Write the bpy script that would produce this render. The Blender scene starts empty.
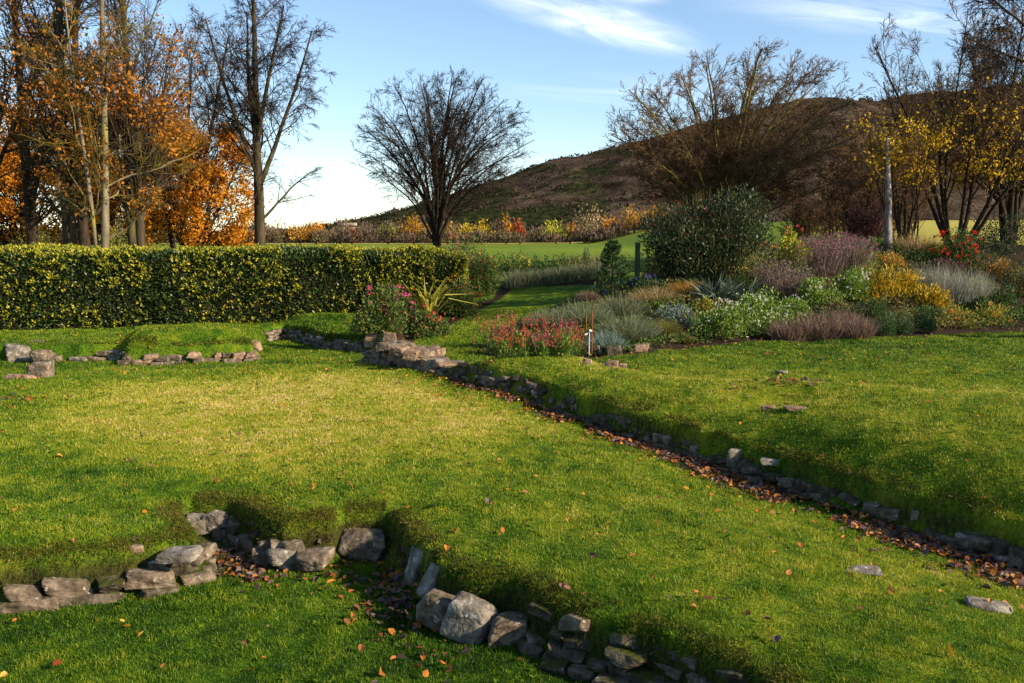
import bpy, math
import numpy as np
R = math.radians
rng = np.random.default_rng(11)
scene = bpy.context.scene
COL = scene.collection

# ------------------------------------------------------------------ camera, sky, sun, exposure
EYE = 2.3
PITCH = R(6.58)
FPX = 880.0
cam_d = bpy.data.cameras.new('camera'); cam = bpy.data.objects.new('camera', cam_d); COL.objects.link(cam)
cam.location = (0, 0, EYE); cam.rotation_euler = (R(90) - PITCH, 0, 0)
cam_d.sensor_width = 36; cam_d.lens = FPX / 1024 * 36; cam_d.clip_start = 0.1; cam_d.clip_end = 6000
scene.camera = cam

SUN_EL = R(25)
SUN_AZ = R(113)           # clockwise from +Y: from the right, a touch behind the camera
wd = bpy.data.worlds.new('World'); scene.world = wd; wd.use_nodes = True
nt = wd.node_tree; nt.nodes.clear(); L = nt.links.new
def N(t, **k):
    n = nt.nodes.new(t)
    for a, b in k.items(): setattr(n, a, b)
    return n
sky = N('ShaderNodeTexSky', sky_type='NISHITA', sun_disc=False, sun_elevation=SUN_EL, sun_rotation=SUN_AZ,
        altitude=50, air_density=1.0, dust_density=0.3, ozone_density=2.4)
bg = N('ShaderNodeBackground'); out = N('ShaderNodeOutputWorld')
SKY_STRENGTH = 0.10
bg.inputs['Strength'].default_value = SKY_STRENGTH
# thin cirrus on a flat cloud layer: direction / height gives the position on the layer
tc = N('ShaderNodeTexCoord'); sep = N('ShaderNodeSeparateXYZ'); L(tc.outputs['Generated'], sep.inputs[0])
mx = N('ShaderNodeMath', operation='MAXIMUM'); L(sep.outputs['Z'], mx.inputs[0]); mx.inputs[1].default_value = 0.02
dx = N('ShaderNodeMath', operation='DIVIDE'); L(sep.outputs['X'], dx.inputs[0]); L(mx.outputs[0], dx.inputs[1])
dy = N('ShaderNodeMath', operation='DIVIDE'); L(sep.outputs['Y'], dy.inputs[0]); L(mx.outputs[0], dy.inputs[1])
cxy = N('ShaderNodeCombineXYZ'); L(dx.outputs[0], cxy.inputs[0]); L(dy.outputs[0], cxy.inputs[1])
def cloud(cx, cy, ang, sx, sy, strength, nscale, lo, hi):
    mp = N('ShaderNodeMapping', vector_type='TEXTURE'); L(cxy.outputs[0], mp.inputs['Vector'])
    mp.inputs['Location'].default_value = (cx, cy, 0); mp.inputs['Rotation'].default_value = (0, 0, R(ang)); mp.inputs['Scale'].default_value = (sx, sy, 1)
    ln = N('ShaderNodeVectorMath', operation='LENGTH'); L(mp.outputs[0], ln.inputs[0])
    mr = N('ShaderNodeMapRange', interpolation_type='SMOOTHSTEP'); L(ln.outputs['Value'], mr.inputs[0])
    mr.inputs[1].default_value = 1.0; mr.inputs[2].default_value = 0.0; mr.inputs[3].default_value = 0; mr.inputs[4].default_value = 1
    mp2 = N('ShaderNodeMapping', vector_type='TEXTURE'); L(cxy.outputs[0], mp2.inputs['Vector'])
    mp2.inputs['Rotation'].default_value = (0, 0, R(ang)); mp2.inputs['Scale'].default_value = (2.2, 0.8, 1)
    nz = N('ShaderNodeTexNoise'); L(mp2.outputs[0], nz.inputs['Vector'])
    nz.inputs['Scale'].default_value = nscale; nz.inputs['Detail'].default_value = 8; nz.inputs['Roughness'].default_value = 0.6; nz.inputs['Distortion'].default_value = 0.8
    r2 = N('ShaderNodeMapRange'); L(nz.outputs[0], r2.inputs[0]); r2.inputs[1].default_value = lo; r2.inputs[2].default_value = hi
    m = N('ShaderNodeMath', operation='MULTIPLY'); L(mr.outputs[0], m.inputs[0]); L(r2.outputs[0], m.inputs[1])
    m2 = N('ShaderNodeMath', operation='MULTIPLY'); L(m.outputs[0], m2.inputs[0]); m2.inputs[1].default_value = strength
    return m2.outputs[0]
cl = [cloud(0.40, 4.2, 52, 1.15, 0.34, 1.0, 3.4, 0.30, 0.80), cloud(0.46, 3.75, 40, 0.3, 0.16, 0.55, 3.0, 0.35, 0.75),
      cloud(1.75, 4.1, 20, 1.2, 0.45, 0.6, 3.0, 0.35, 0.85), cloud(0.0, 13.0, 0, 9.0, 6.0, 0.2, 0.9, 0.35, 0.85),
      cloud(0.9, 6.2, 30, 1.6, 0.8, 0.25, 1.3, 0.4, 0.8)]
acc = cl[0]
for c in cl[1:]:
    a = N('ShaderNodeMath', operation='ADD', use_clamp=True); L(acc, a.inputs[0]); L(c, a.inputs[1]); acc = a.outputs[0]
mixc = N('ShaderNodeMix', data_type='RGBA'); L(acc, mixc.inputs['Factor']); L(sky.outputs[0], mixc.inputs['A'])
mixc.inputs['B'].default_value = (9.0, 9.0, 9.2, 1)
L(mixc.outputs['Result'], bg.inputs['Color']); L(bg.outputs[0], out.inputs['Surface'])

sd = bpy.data.lights.new('sun', 'SUN'); so = bpy.data.objects.new('sun', sd); COL.objects.link(so)
sd.energy = 5.0; sd.angle = R(0.6); sd.color = (1.0, 0.83, 0.6)
so.rotation_euler = (R(90) - SUN_EL, 0, -SUN_AZ + math.pi); so.location = (30, -5, 30)
vs = scene.view_settings
scene.display_settings.display_device = 'sRGB'
vs.view_transform = 'Standard'; vs.look = 'None'; vs.gamma = 1.0; vs.use_curve_mapping = False; vs.exposure = 1.12

# ------------------------------------------------------------------ numeric helpers
_T = np.random.default_rng(5).random((8, 256, 256))
def vnoise(x, y, k=0):
    xi = np.floor(x).astype(int); yi = np.floor(y).astype(int); fx = x - xi; fy = y - yi
    fx = fx * fx * (3 - 2 * fx); fy = fy * fy * (3 - 2 * fy); t = _T[k % 8]
    a = t[xi & 255, yi & 255]; b = t[(xi + 1) & 255, yi & 255]; c = t[xi & 255, (yi + 1) & 255]; d = t[(xi + 1) & 255, (yi + 1) & 255]
    return (a * (1 - fx) + b * fx) * (1 - fy) + (c * (1 - fx) + d * fx) * fy
def noise3(P, s, o=4, k=0):
    r = 0; a = .5; tt = 0
    for i in range(o):
        x, y, z = (P * s + 7.7 * i + k * 3.1).T; zi = np.floor(z); fz = z - zi; fz = fz * fz * (3 - 2 * fz)
        r = r + a * (vnoise(x + 37.0 * zi, y + 71.0 * zi, i) * (1 - fz) + vnoise(x + 37.0 * (zi + 1), y + 71.0 * (zi + 1), i) * fz); tt += a; a *= .5; s *= 2.05
    return r / tt - .5
def fbm(x, y, s=1.0, o=4, k=0):
    r = 0; a = 0.5; t = 0
    for i in range(o):
        r = r + a * vnoise(x * s + 17.3 * i, y * s + 9.1 * i, k + i); t += a; a *= 0.5; s *= 2.03
    return r / t
def sstep(a, b, x):
    t = np.clip((x - a) / (b - a), 0, 1); return t * t * (3 - 2 * t)
def unit(v):
    return v / np.maximum(np.linalg.norm(v, axis=-1, keepdims=True), 1e-9)
def ray(x, y):
    c, s = math.cos(PITCH), math.sin(PITCH); v = 341.5 - y
    return np.array([x - 512.0, FPX * c + v * s, -FPX * s + v * c])
def gp(x, y, z=0.0):                       # where the sight line of the photo meets level z
    r = ray(x, y); t = (z - EYE) / r[2]; return np.array([r[0] * t, r[1] * t, z])
def dp(x, y, Y):                           # the point of that sight line at distance Y
    r = ray(x, y); t = Y / r[1]; return np.array([r[0] * t, Y, EYE + r[2] * t])
def dline(X, Y, P, closed=False):
    P = np.asarray(P, float)[:, :2]; n = len(P); best = np.full(X.shape, 1e9)
    for i in range(n if closed else n - 1):
        a = P[i]; b = P[(i + 1) % n]; e = b - a; l2 = max(e @ e, 1e-12)
        t = np.clip(((X - a[0]) * e[0] + (Y - a[1]) * e[1]) / l2, 0, 1)
        best = np.minimum(best, np.hypot(X - a[0] - t * e[0], Y - a[1] - t * e[1]))
    return best
def inside(X, Y, P):
    P = np.asarray(P, float)[:, :2]; n = len(P); r = np.zeros(X.shape, bool)
    for i in range(n):
        a = P[i]; b = P[(i + 1) % n]
        if a[1] == b[1]: continue
        c = ((a[1] > Y) != (b[1] > Y)) & (X < (b[0] - a[0]) * (Y - a[1]) / (b[1] - a[1]) + a[0])
        r ^= c
    return r
def sdp(X, Y, P):                          # signed distance, positive inside
    d = dline(X, Y, P, True); return np.where(inside(X, Y, P), d, -d)

# ------------------------------------------------------------------ mesh helpers
def mesh(name, V, F, v=None, smooth=False):
    V = np.ascontiguousarray(V, dtype=np.float32).reshape(-1, 3); F = np.ascontiguousarray(F, dtype=np.int32)
    me = bpy.data.meshes.new(name); k = F.shape[1]
    me.vertices.add(len(V)); me.vertices.foreach_set('co', V.ravel())
    me.loops.add(F.size); me.loops.foreach_set('vertex_index', F.ravel())
    me.polygons.add(len(F)); me.polygons.foreach_set('loop_start', np.arange(0, F.size, k, dtype=np.int32))
    me.update(calc_edges=True)
    if v is not None:
        a = me.attributes.new('v', 'FLOAT', 'FACE' if len(v) == len(F) and len(v) != len(V) else 'POINT')
        a.data.foreach_set('value', np.ascontiguousarray(v, dtype=np.float32))
    me.polygons.foreach_set('use_smooth', np.full(len(F), smooth))
    return me
def obj(name, me, mat, parent=None, loc=None):
    o = bpy.data.objects.new(name, me); COL.objects.link(o)
    if mat is not None and not me.materials: me.materials.append(mat)
    if parent is not None: o.parent = parent
    if loc is not None: o.location = loc
    return o
def tag(o, label, cat, group=None):
    o['label'] = label; o['category'] = cat
    if group: o['group'] = group
    return o
def thing(name, label, cat, loc=(0, 0, 0), group=None):
    o = bpy.data.objects.new(name, None); COL.objects.link(o); o.location = [float(c) for c in loc]; o.empty_display_size = 0.1
    return tag(o, label, cat, group)
def cat_geo(parts):                        # join (V, F, v) tuples with equal face size
    Vs, Fs, vs_, o = [], [], [], 0
    for V, F, v in parts:
        V = V.reshape(-1, 3); Vs.append(V); Fs.append(F + o); vs_.append(v); o += len(V)
    return np.concatenate(Vs), np.concatenate(Fs), np.concatenate(vs_)
def randdir(n):
    return unit(rng.normal(size=(n, 3)))
def leaf_geo(c, d, n, Ln, W, v, fold=0.18):
    d = unit(d); s = unit(np.cross(d, n)); n = np.cross(s, d); Ln = np.broadcast_to(Ln, (len(c),))[:, None]; W = np.broadcast_to(W, (len(c),))[:, None]
    V = np.stack([c, c + d * Ln * .45 + s * W / 2 + n * W * fold, c + d * Ln, c + d * Ln * .45 - s * W / 2 + n * W * fold], 1)
    return V.reshape(-1, 3), np.arange(len(c) * 4).reshape(-1, 4), np.broadcast_to(v, (len(c),))
def leaf6_geo(c, d, n, Ln, W, v, fold=.2):       # an ovate leaf, curled along the midrib
    d = unit(d); s = unit(np.cross(d, n)); n = np.cross(s, d); k = len(c); Ln = Ln[:, None]; W = W[:, None]; fold = np.broadcast_to(fold, (k,))[:, None] * W; cu = rng.normal(.0, .25, (k, 1)) * Ln
    V = np.stack([c, c + d * Ln * .22 + s * W * .42 + n * fold, c + d * Ln * .62 + s * W * .46 + n * (fold + cu * .4), c + d * Ln + n * cu, c + d * Ln * .62 - s * W * .46 + n * (fold + cu * .4), c + d * Ln * .22 - s * W * .42 + n * fold], 1)
    b = np.arange(k)[:, None] * 6; return V.reshape(-1, 3), np.concatenate([b + [0, 1, 2, 3], b + [0, 3, 4, 5]], 1).reshape(-1, 4), np.repeat(v, 2)
def blade_geo(c, d, Ln, W, v, bend=0.4, down=0.0):  # a bent blade: two quads tapering to a tip
    n = len(c); d = unit(d); s = unit(np.cross(d, randdir(n))); Ln = np.broadcast_to(Ln, (n,))[:, None]; W = np.broadcast_to(W, (n,))[:, None]
    side = np.cross(s, d) * bend * rng.uniform(-1, 1, (n, 1)) + np.array([0, 0, -down])
    m = c + d * Ln * .55; t = c + unit(d + side) * Ln * 1.0
    V = np.stack([c - s * W / 2, c + s * W / 2, m + s * W * .4, m - s * W * .4, t + s * W * .08, t - s * W * .08], 1).reshape(-1, 3)
    b = np.arange(n)[:, None] * 6; F = np.concatenate([b + [0, 1, 2, 3], b + [3, 2, 4, 5]], 1).reshape(-1, 4)
    return V, F, np.repeat(np.broadcast_to(v, (n,)), 2)
def tube_geo(P, Rr, S=4, v=0.5):
    B, K, _ = P.shape; T = np.gradient(P, axis=1) if K > 2 else np.repeat((P[:, 1:] - P[:, :1]), 2, 1); T = unit(T)
    ref = np.where(np.abs(T[:, :1, 2:3]) > .9, np.array([1., 0, 0]), np.array([0, 0, 1.])); u = unit(np.cross(np.broadcast_to(ref, T.shape), T)); w = np.cross(T, u)
    a = np.arange(S) / S * 2 * math.pi
    V = P[:, :, None, :] + Rr[:, :, None, None] * (u[:, :, None, :] * np.cos(a)[None, None, :, None] + w[:, :, None, :] * np.sin(a)[None, None, :, None])
    b = (np.arange(B) * K * S)[:, None, None]; k = (np.arange(K - 1) * S)[None, :, None]; j = np.arange(S)[None, None, :]; j2 = (j + 1) % S
    F = np.stack([b + k + j, b + k + j2, b + k + S + j2, b + k + S + j], -1).reshape(-1, 4)
    return V.reshape(-1, 3), F, np.repeat(np.broadcast_to(v, (B,)), (K - 1) * S)

# ------------------------------------------------------------------ materials
def ramp(ntree, stops):
    r = ntree.nodes.new('ShaderNodeValToRGB'); e = r.color_ramp.elements
    while len(e) > 1: e.remove(e[-1])
    for i, (p, c) in enumerate(stops):
        x = e[0] if i == 0 else e.new(p)
        x.position = p; x.color = (*c, 1)
    return r
def new_mat(name):
    m = bpy.data.materials.new(name); m.use_nodes = True; t = m.node_tree; t.nodes.clear()
    o = t.nodes.new('ShaderNodeOutputMaterial'); return m, t, o
def leaf_mat(name, cols, trans=0.3, rough=0.55, spec=0.25, nscale=0.0):
    """ colour picked by each leaf's own value v """
    m, t, o = new_mat(name); at = t.nodes.new('ShaderNodeAttribute'); at.attribute_name = 'v'
    n = len(cols); rp = ramp(t, [(i / max(n - 1, 1), c) for i, c in enumerate(cols)]); t.links.new(at.outputs['Fac'], rp.inputs[0])
    b = t.nodes.new('ShaderNodeBsdfPrincipled'); t.links.new(rp.outputs[0], b.inputs['Base Color']); b.inputs['Roughness'].default_value = rough
    b.inputs['Specular IOR Level'].default_value = spec
    if trans > 0:
        tr = t.nodes.new('ShaderNodeBsdfTranslucent'); t.links.new(rp.outputs[0], tr.inputs[0]); mx = t.nodes.new('ShaderNodeMixShader'); mx.inputs[0].default_value = trans
        t.links.new(b.outputs[0], mx.inputs[1]); t.links.new(tr.outputs[0], mx.inputs[2]); t.links.new(mx.outputs[0], o.inputs[0])
    else: t.links.new(b.outputs[0], o.inputs[0])
    return m
def noise_mat(name, stops, scale, rough=0.9, bump=0.3, bscale=None, stretch=(1, 1, 1), detail=6, moss=None, lichen=None, spec=0.08, coord='Position'):
    m, t, o = new_mat(name); l = t.links.new; tcn = t.nodes.new('ShaderNodeTexCoord'); mp = t.nodes.new('ShaderNodeMapping'); mp.inputs['Scale'].default_value = stretch
    if coord == 'Position':
        g = t.nodes.new('ShaderNodeNewGeometry'); l(g.outputs['Position'], mp.inputs[0])
    else: l(tcn.outputs[coord], mp.inputs[0])
    nz = t.nodes.new('ShaderNodeTexNoise'); nz.inputs['Scale'].default_value = scale; nz.inputs['Detail'].default_value = detail; nz.inputs['Roughness'].default_value = .65; l(mp.outputs[0], nz.inputs['Vector'])
    rp = ramp(t, stops); l(nz.outputs[0], rp.inputs[0]); colr = rp.outputs[0]
    def over(colr, c, sc, lo, hi, up=None):
        n2 = t.nodes.new('ShaderNodeTexNoise'); n2.inputs['Scale'].default_value = sc; n2.inputs['Detail'].default_value = 5; n2.inputs['Roughness'].default_value = .7; l(mp.outputs[0], n2.inputs['Vector'])
        f = n2.outputs[0]
        if up is not None:
            g = t.nodes.new('ShaderNodeNewGeometry'); s_ = t.nodes.new('ShaderNodeSeparateXYZ'); l(g.outputs['Normal'], s_.inputs[0])
            ad = t.nodes.new('ShaderNodeMath'); ad.operation = 'MULTIPLY_ADD'; l(s_.outputs['Z'], ad.inputs[0]); ad.inputs[1].default_value = up; l(f, ad.inputs[2]); f = ad.outputs[0]
        mr = t.nodes.new('ShaderNodeMapRange'); l(f, mr.inputs[0]); mr.inputs[1].default_value = lo; mr.inputs[2].default_value = hi
        mm = t.nodes.new('ShaderNodeMix'); mm.data_type = 'RGBA'; l(mr.outputs[0], mm.inputs['Factor']); l(colr, mm.inputs['A']); mm.inputs['B'].default_value = (*c, 1)
        return mm.outputs['Result']
    if lichen: colr = over(colr, *lichen)
    if moss: colr = over(colr, *moss)
    b = t.nodes.new('ShaderNodeBsdfPrincipled'); l(colr, b.inputs['Base Color']); b.inputs['Roughness'].default_value = rough; b.inputs['Specular IOR Level'].default_value = spec
    if bump:
        n3 = t.nodes.new('ShaderNodeTexNoise'); n3.inputs['Scale'].default_value = bscale or scale * 3; n3.inputs['Detail'].default_value = 6; l(mp.outputs[0], n3.inputs['Vector'])
        bp = t.nodes.new('ShaderNodeBump'); bp.inputs['Strength'].default_value = bump; bp.inputs['Distance'].default_value = 0.03; l(n3.outputs[0], bp.inputs['Height']); l(bp.outputs[0], b.inputs['Normal'])
    l(b.outputs[0], o.inputs[0]); return m

GRASS = [(.014, .050, .003), (.065, .145, .006), (.19, .25, .012), (.36, .335, .028), (.55, .43, .16)]
M = {}
M['grass'] = leaf_mat('grass_blades', GRASS, .35, .5, .2)
M['stone'] = noise_mat('ruin_stone', [(.28, (.030, .023, .017)), (.5, (.115, .088, .062)), (.74, (.27, .22, .165))], 9, .92, .7, 18,
                       lichen=((.40, .38, .33), 14, .60, .68), moss=((.055, .062, .010), 5, .88, 1.05, .36))
M['stone_grey'] = noise_mat('grey_boulder', [(.28, (.045, .038, .031)), (.5, (.155, .135, .108)), (.76, (.31, .28, .235))], 8, .92, .6, 20,
                            lichen=((.42, .40, .36), 16, .58, .66), moss=((.055, .062, .010), 5, 1.0, 1.15, .36))
M['stone_pink'] = noise_mat('pink_sandstone', [(.28, (.070, .042, .026)), (.5, (.20, .132, .088)), (.76, (.36, .26, .185))], 9, .92, .6, 18,
                            lichen=((.40, .37, .30), 12, .62, .70), moss=((.055, .062, .010), 5, .98, 1.12, .36))
M['stone_mossy'] = noise_mat('mossy_wall_stone', [(.28, (.018, .014, .010)), (.5, (.065, .052, .038)), (.76, (.20, .165, .125))], 9, .95, .7, 18, lichen=((.34, .32, .27), 12, .62, .70), moss=((.040, .050, .008), 5, .72, .95, .36), spec=.05)
M['moss'] = leaf_mat('moss', [(.05, .06, .008), (.13, .13, .012), (.22, .17, .015)], .2, .8, .05)
M['bark_grey'] = noise_mat('grey_bark', [(.3, (.020, .016, .011)), (.55, (.050, .039, .025)), (.75, (.090, .072, .046))], 6, .9, .8, 14, (1, 1, .25), lichen=((.10, .095, .025), 1.6, .55, .72))
M['bark_dark'] = noise_mat('dark_bark', [(.3, (.016, .012, .009)), (.6, (.042, .030, .020)), (.8, (.065, .05, .033))], 6, .9, .8, 14, (1, 1, .25))
M['bark_pale'] = noise_mat('pale_bark', [(.3, (.07, .058, .036)), (.55, (.16, .135, .088)), (.75, (.25, .21, .145))], 4, .9, .6, 12, (1, 1, .3), lichen=((.22, .19, .03), 1.4, .52, .66))
M['bark_moss'] = noise_mat('mossy_bark', [(.3, (.045, .036, .016)), (.55, (.12, .098, .030)), (.75, (.20, .155, .04))], 5, .9, .6, 14, (1, 1, .4), lichen=((.17, .14, .02), 1.2, .5, .62))
M['bark_birch'] = noise_mat('white_bark', [(.36, (.06, .048, .04)), (.47, (.17, .145, .13)), (.62, (.33, .305, .285))], 7, .95, .9, 20, (1, 1, .35), lichen=((.10, .07, .05), 3.0, .50, .60), spec=.05)
M['twig_dark'] = leaf_mat('dark_twigs', [(.012, .009, .007), (.035, .024, .017)], 0, .9, .1)
M['twig_grey'] = leaf_mat('grey_twigs', [(.025, .02, .016), (.06, .048, .036)], 0, .9, .1)
M['twig_red'] = leaf_mat('reddish_twigs', [(.075, .046, .026), (.17, .10, .055)], 0, .9, .1)
M['twig_moss'] = leaf_mat('mossy_twigs', [(.035, .026, .012), (.11, .085, .02), (.16, .12, .02)], 0, .9, .1)
M['soil'] = noise_mat('garden_soil', [(.3, (.012, .008, .005)), (.6, (.035, .022, .014)), (.8, (.06, .035, .02))], 12, .95, .8)

# ------------------------------------------------------------------ the lie of the land
LEDGE = np.array([gp(*p) for p in [(436, 379, 0), (500, 398, -.05), (540, 410, -.09), (600, 430, -.15), (640, 443, -.19), (700, 462, -.23), (740, 475, -.26),
                                   (800, 495, -.28), (860, 515, -.29), (920, 535, -.30), (980, 555, -.30), (1060, 581, -.30), (1300, 658, -.30)]])
TERR_BACK = [gp(*p) for p in [(1500, 470, .1), (1300, 425, .1), (1024, 402, .1), (850, 394, .1), (740, 387, .1), (665, 378, .1), (615, 362, .1), (560, 359, .1), (475, 364, .1), (436, 372, .05)]]
TERRACE = np.array(list(LEDGE) + TERR_BACK)
PIT = np.array([gp(x, y, -.38) for x, y in [(-500, 640), (-150, 612), (0, 606), (60, 600), (120, 592), (160, 584), (200, 576), (204, 566), (192, 552), (186, 540), (190, 534), (232, 534), (246, 543), (256, 553), (285, 559), (335, 557),
                                            (345, 551), (385, 551), (394, 560), (408, 578), (424, 598), (440, 612), (470, 622), (512, 628), (532, 646), (590, 668), (640, 682), (690, 700), (740, 725), (790, 770)]]
               + [np.array([.9, 1.5, 0]), np.array([-1, -1, 0]), np.array([-8, -1, 0])])
BANK = np.array([gp(*p) for p in [(-500, 366, -.1), (0, 361, -.1), (60, 360, -.1), (121, 358, -.1), (124, 362, -.1), (190, 361, -.1), (256, 358, -.1), (257, 347, -.1), (268, 339, -.1), (283, 337, -.1), (300, 340, -.1), (330, 348, -.1), (360, 350, -.1), (388, 349, 0), (402, 345, 0), (404, 336, .1)]]
                + [np.array([-3, 24, 0]), np.array([-40, 24, 0])])
HOLLOW = np.array([gp(*p) for p in [(-500, 404, 0), (40, 385, 0), (200, 372, 0), (340, 364, 0), (372, 361, 0), (384, 351, 0), (395, 338, 0), (270, 328, 0), (-500, 340, 0)]])
RIM = np.array([[-60, 17], [-20, 17.6], [-11.7, 20.9], [-5, 23.2], [-2.9, 21.5]] + [list(gp(*p)[:2]) for p in [(375, 336, .1), (405, 349, .05), (440, 353, .05), (480, 357, .05), (590, 358, .06), (640, 353, .06), (700, 346, .1), (800, 341, .1), (900, 336, .12), (1024, 330, .12), (1200, 322, .12)]]
               + [[30, 24], [90, 26]])
RIMPOLY = np.concatenate([RIM, [[90, 200], [-60, 200]]])
DEP = gp(782, 411, .25)
BLK2 = np.array([gp(*p) for p in [(123, 361, -.1), (256, 357, -.1), (250, 338, .1), (130, 338, .1)]])
BLK3 = np.array([gp(*p) for p in [(283, 336, -.1), (330, 347, -.1), (386, 348, -.1), (392, 334, .1), (370, 322, .2), (290, 322, .2)]])
def terrain(X, Y):
    X = np.asarray(X, float); Y = np.asarray(Y, float)
    z = .13 * (fbm(X, Y, .75, 3, 1) - .5) * (Y < 60) + .030 * (fbm(X, Y, 4.5, 3, 4) - .5)
    near = (Y > 0) & (Y < 60) & (np.abs(X) < 60)
    z = z + .10 * sstep(8.2, 10.2, Y - .12 * X) * sstep(2.2, .2, X + .3 * (Y - 10)) * sstep(16.6, 14.6, Y)
    dl = dline(X, Y, LEDGE); it = sdp(X, Y, TERRACE)
    wob = .10 * (fbm(X, Y, 2.2, 3, 2) - .5); wobl = .34 * (fbm(X, Y, 1.3, 3, 5) - .5)
    amp = .03 + .27 * sstep(14.5, 7.5, Y)
    z = z - amp * np.exp(-(dl / 1.3) ** 2) * (it < 0) - amp * (it >= 0) * np.exp(-(dl / .8) ** 2)
    dback = dline(X, Y, TERR_BACK); dback = np.where(it > 0, dback, 0)
    fb = sstep(-.1, 1.9, dback)
    e = it + wobl
    z = z + (.32 * sstep(-.04, .14, e) + .12 * sstep(.03, .6, e) + .09 * sstep(.6, 2.4, e)) * np.maximum(fb, 0)
    z = z + .10 * sstep(12.5, 15, Y) * sstep(.5, 2.5, X)
    z = z - .16 * np.exp(-(((X - DEP[0]) / .75) ** 2 + ((Y - DEP[1]) / .35) ** 2))
    ip = sdp(X, Y, PIT) + .5 * wob
    z = z - .36 * sstep(-.09, .06, ip) - .06 * sstep(-.6, 0, ip)
    ih = sdp(X, Y, HOLLOW); z = z - .13 * sstep(-.1, .35, ih)
    ib = sdp(X, Y, BANK) + .5 * wob; z = z + .32 * sstep(-.05, .12, ib)
    b2 = sdp(X, Y, BLK2); z = z + .24 * sstep(-.08, .4, b2)
    b3 = sdp(X, Y, BLK3); z = z + .13 * sstep(-.08, .45, b3)
    d = sdp(X, Y, RIMPOLY); d = np.where(near, d, 99)
    z = z + .98 * sstep(0, 9.0, d)
    z = z + .16 * sstep(0, 2.5, d) * sstep(2, 4, X) * (d < 40) + .85 * sstep(1, 10, d) * sstep(4, 9.5, X) * sstep(48, 35, Y)
    z = z + np.clip(Y - 30, 0, 220) / 220 * .35
    z = z + sstep(16, 36, X) * np.clip(Y - 34, 0, 70) * .05
    return z
def spread(a, b, s0, first):               # coordinates from a outwards to b with growing steps
    r = []; x = a; s = first
    while abs(x) < abs(b):
        x = x + math.copysign(s, b); r.append(x); s *= s0
    return r
gx = np.arange(-6, 6.001, .04); gx = list(gx) + list(np.arange(6.1, 17, .1)); gx = list(np.arange(-17, -6.05, .1)) + gx
gx = spread(-17, -3000, 1.16, .2)[::-1] + gx + spread(17, 3000, 1.16, .2); gx = np.array(gx)
gy = list(np.arange(3.0, 10.5, .04)) + list(np.arange(10.56, 28, .075)); gy = [-60, -30, -15, -8, -4, -2, -1, 0, 1, 2, 2.5] + gy + spread(28, 3500, 1.13, .15); gy = np.array(gy)
GX, GY = np.meshgrid(gx, gy); GZ = terrain(GX, GY)
def bil(A, X, Y):
    i = np.clip(np.searchsorted(gx, X) - 1, 0, len(gx) - 2); j = np.clip(np.searchsorted(gy, Y) - 1, 0, len(gy) - 2)
    fx = np.clip((X - gx[i]) / (gx[i + 1] - gx[i]), 0, 1); fy = np.clip((Y - gy[j]) / (gy[j + 1] - gy[j]), 0, 1)
    return (A[j, i] * (1 - fx) + A[j, i + 1] * fx) * (1 - fy) + (A[j + 1, i] * (1 - fx) + A[j + 1, i + 1] * fx) * fy
def H(X, Y): return bil(GZ, np.asarray(X, float), np.asarray(Y, float))
_tt = np.concatenate([np.arange(3, 14, .01), np.arange(14, 60, .03)])
def hit(x, y):                             # where the sight line first meets the ground
    r = ray(x, y); r = r / r[1]; X = r[0] * _tt; Z = EYE + r[2] * _tt; h = H(X, _tt); k = np.argmax(Z < h)
    if not (Z < h).any(): k = len(_tt) - 1
    return np.array([X[k], _tt[k], h[k]])
BED_RIGHT = np.array([hit(x, y)[:2] for x, y in [(486, 357), (480, 346), (500, 334), (520, 318), (560, 303), (590, 292), (604, 284), (640, 282)]] + [[6, 40], [45, 40], [40, 26]]
                     + [hit(x, y)[:2] for x, y in [(1200, 322), (1024, 331), (900, 337), (800, 342), (700, 347), (640, 354), (590, 359)]])
BED_LEFT = np.array([hit(x, y)[:2] for x, y in [(392, 340), (404, 347), (420, 338), (470, 315), (500, 300), (514, 289), (505, 280)]] + [[-.6, 26], [-4, 26], [-3.2, 22.6], [-2.7, 20.6]])
BED_LAV = np.array([hit(x, y)[:2] for x, y in [(505, 287), (560, 286), (606, 284)]] + [[3, 29], [-.6, 29]])
near = (GY < 60) & (np.abs(GX) < 60)
soil = np.maximum.reduce([sstep(-.05, .1, sdp(GX, GY, p)) for p in (BED_RIGHT, BED_LEFT, BED_LAV)]) * near
dled = dline(GX, GY, LEDGE); ter = sdp(GX, GY, TERRACE)
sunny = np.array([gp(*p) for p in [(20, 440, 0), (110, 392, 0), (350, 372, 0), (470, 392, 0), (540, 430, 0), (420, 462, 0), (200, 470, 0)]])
dry_lit_tone = .385 + .44 * (fbm(GX, GY, .55, 4, 3) - .5) + .34 * (fbm(GX, GY, 2.6, 3, 6) - .5) + .45 * (fbm(GX, GY, 9, 3, 4) - .5)  # grass tone, green to straw; also carries painted sun and shade
dry_lit_tone = dry_lit_tone + .33 * sstep(-.9, .9, sdp(GX, GY, sunny)) + .19 * sstep(.3, 1.3, ter)  # dry lawn patch and terrace top paler, sunlight painted into the grass colour
dry_lit_tone = dry_lit_tone - .20 * np.exp(-(dled / .55) ** 2) * (ter < 0)
ipit = sdp(GX, GY, PIT); dry_lit_tone = dry_lit_tone - .12 * sstep(-.1, .3, ipit) - .12 * sstep(.9, .1, ipit) * (ipit > 0)  # shade on the sunken lawn and beside its walls, painted as darker green
ihol = sdp(GX, GY, HOLLOW); dry_lit_tone = dry_lit_tone - .12 * sstep(-.1, .3, ihol)
dry_lit_tone = dry_lit_tone - .10 * (GY > 15) * (GX > -2) * (GY < 40)
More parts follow.
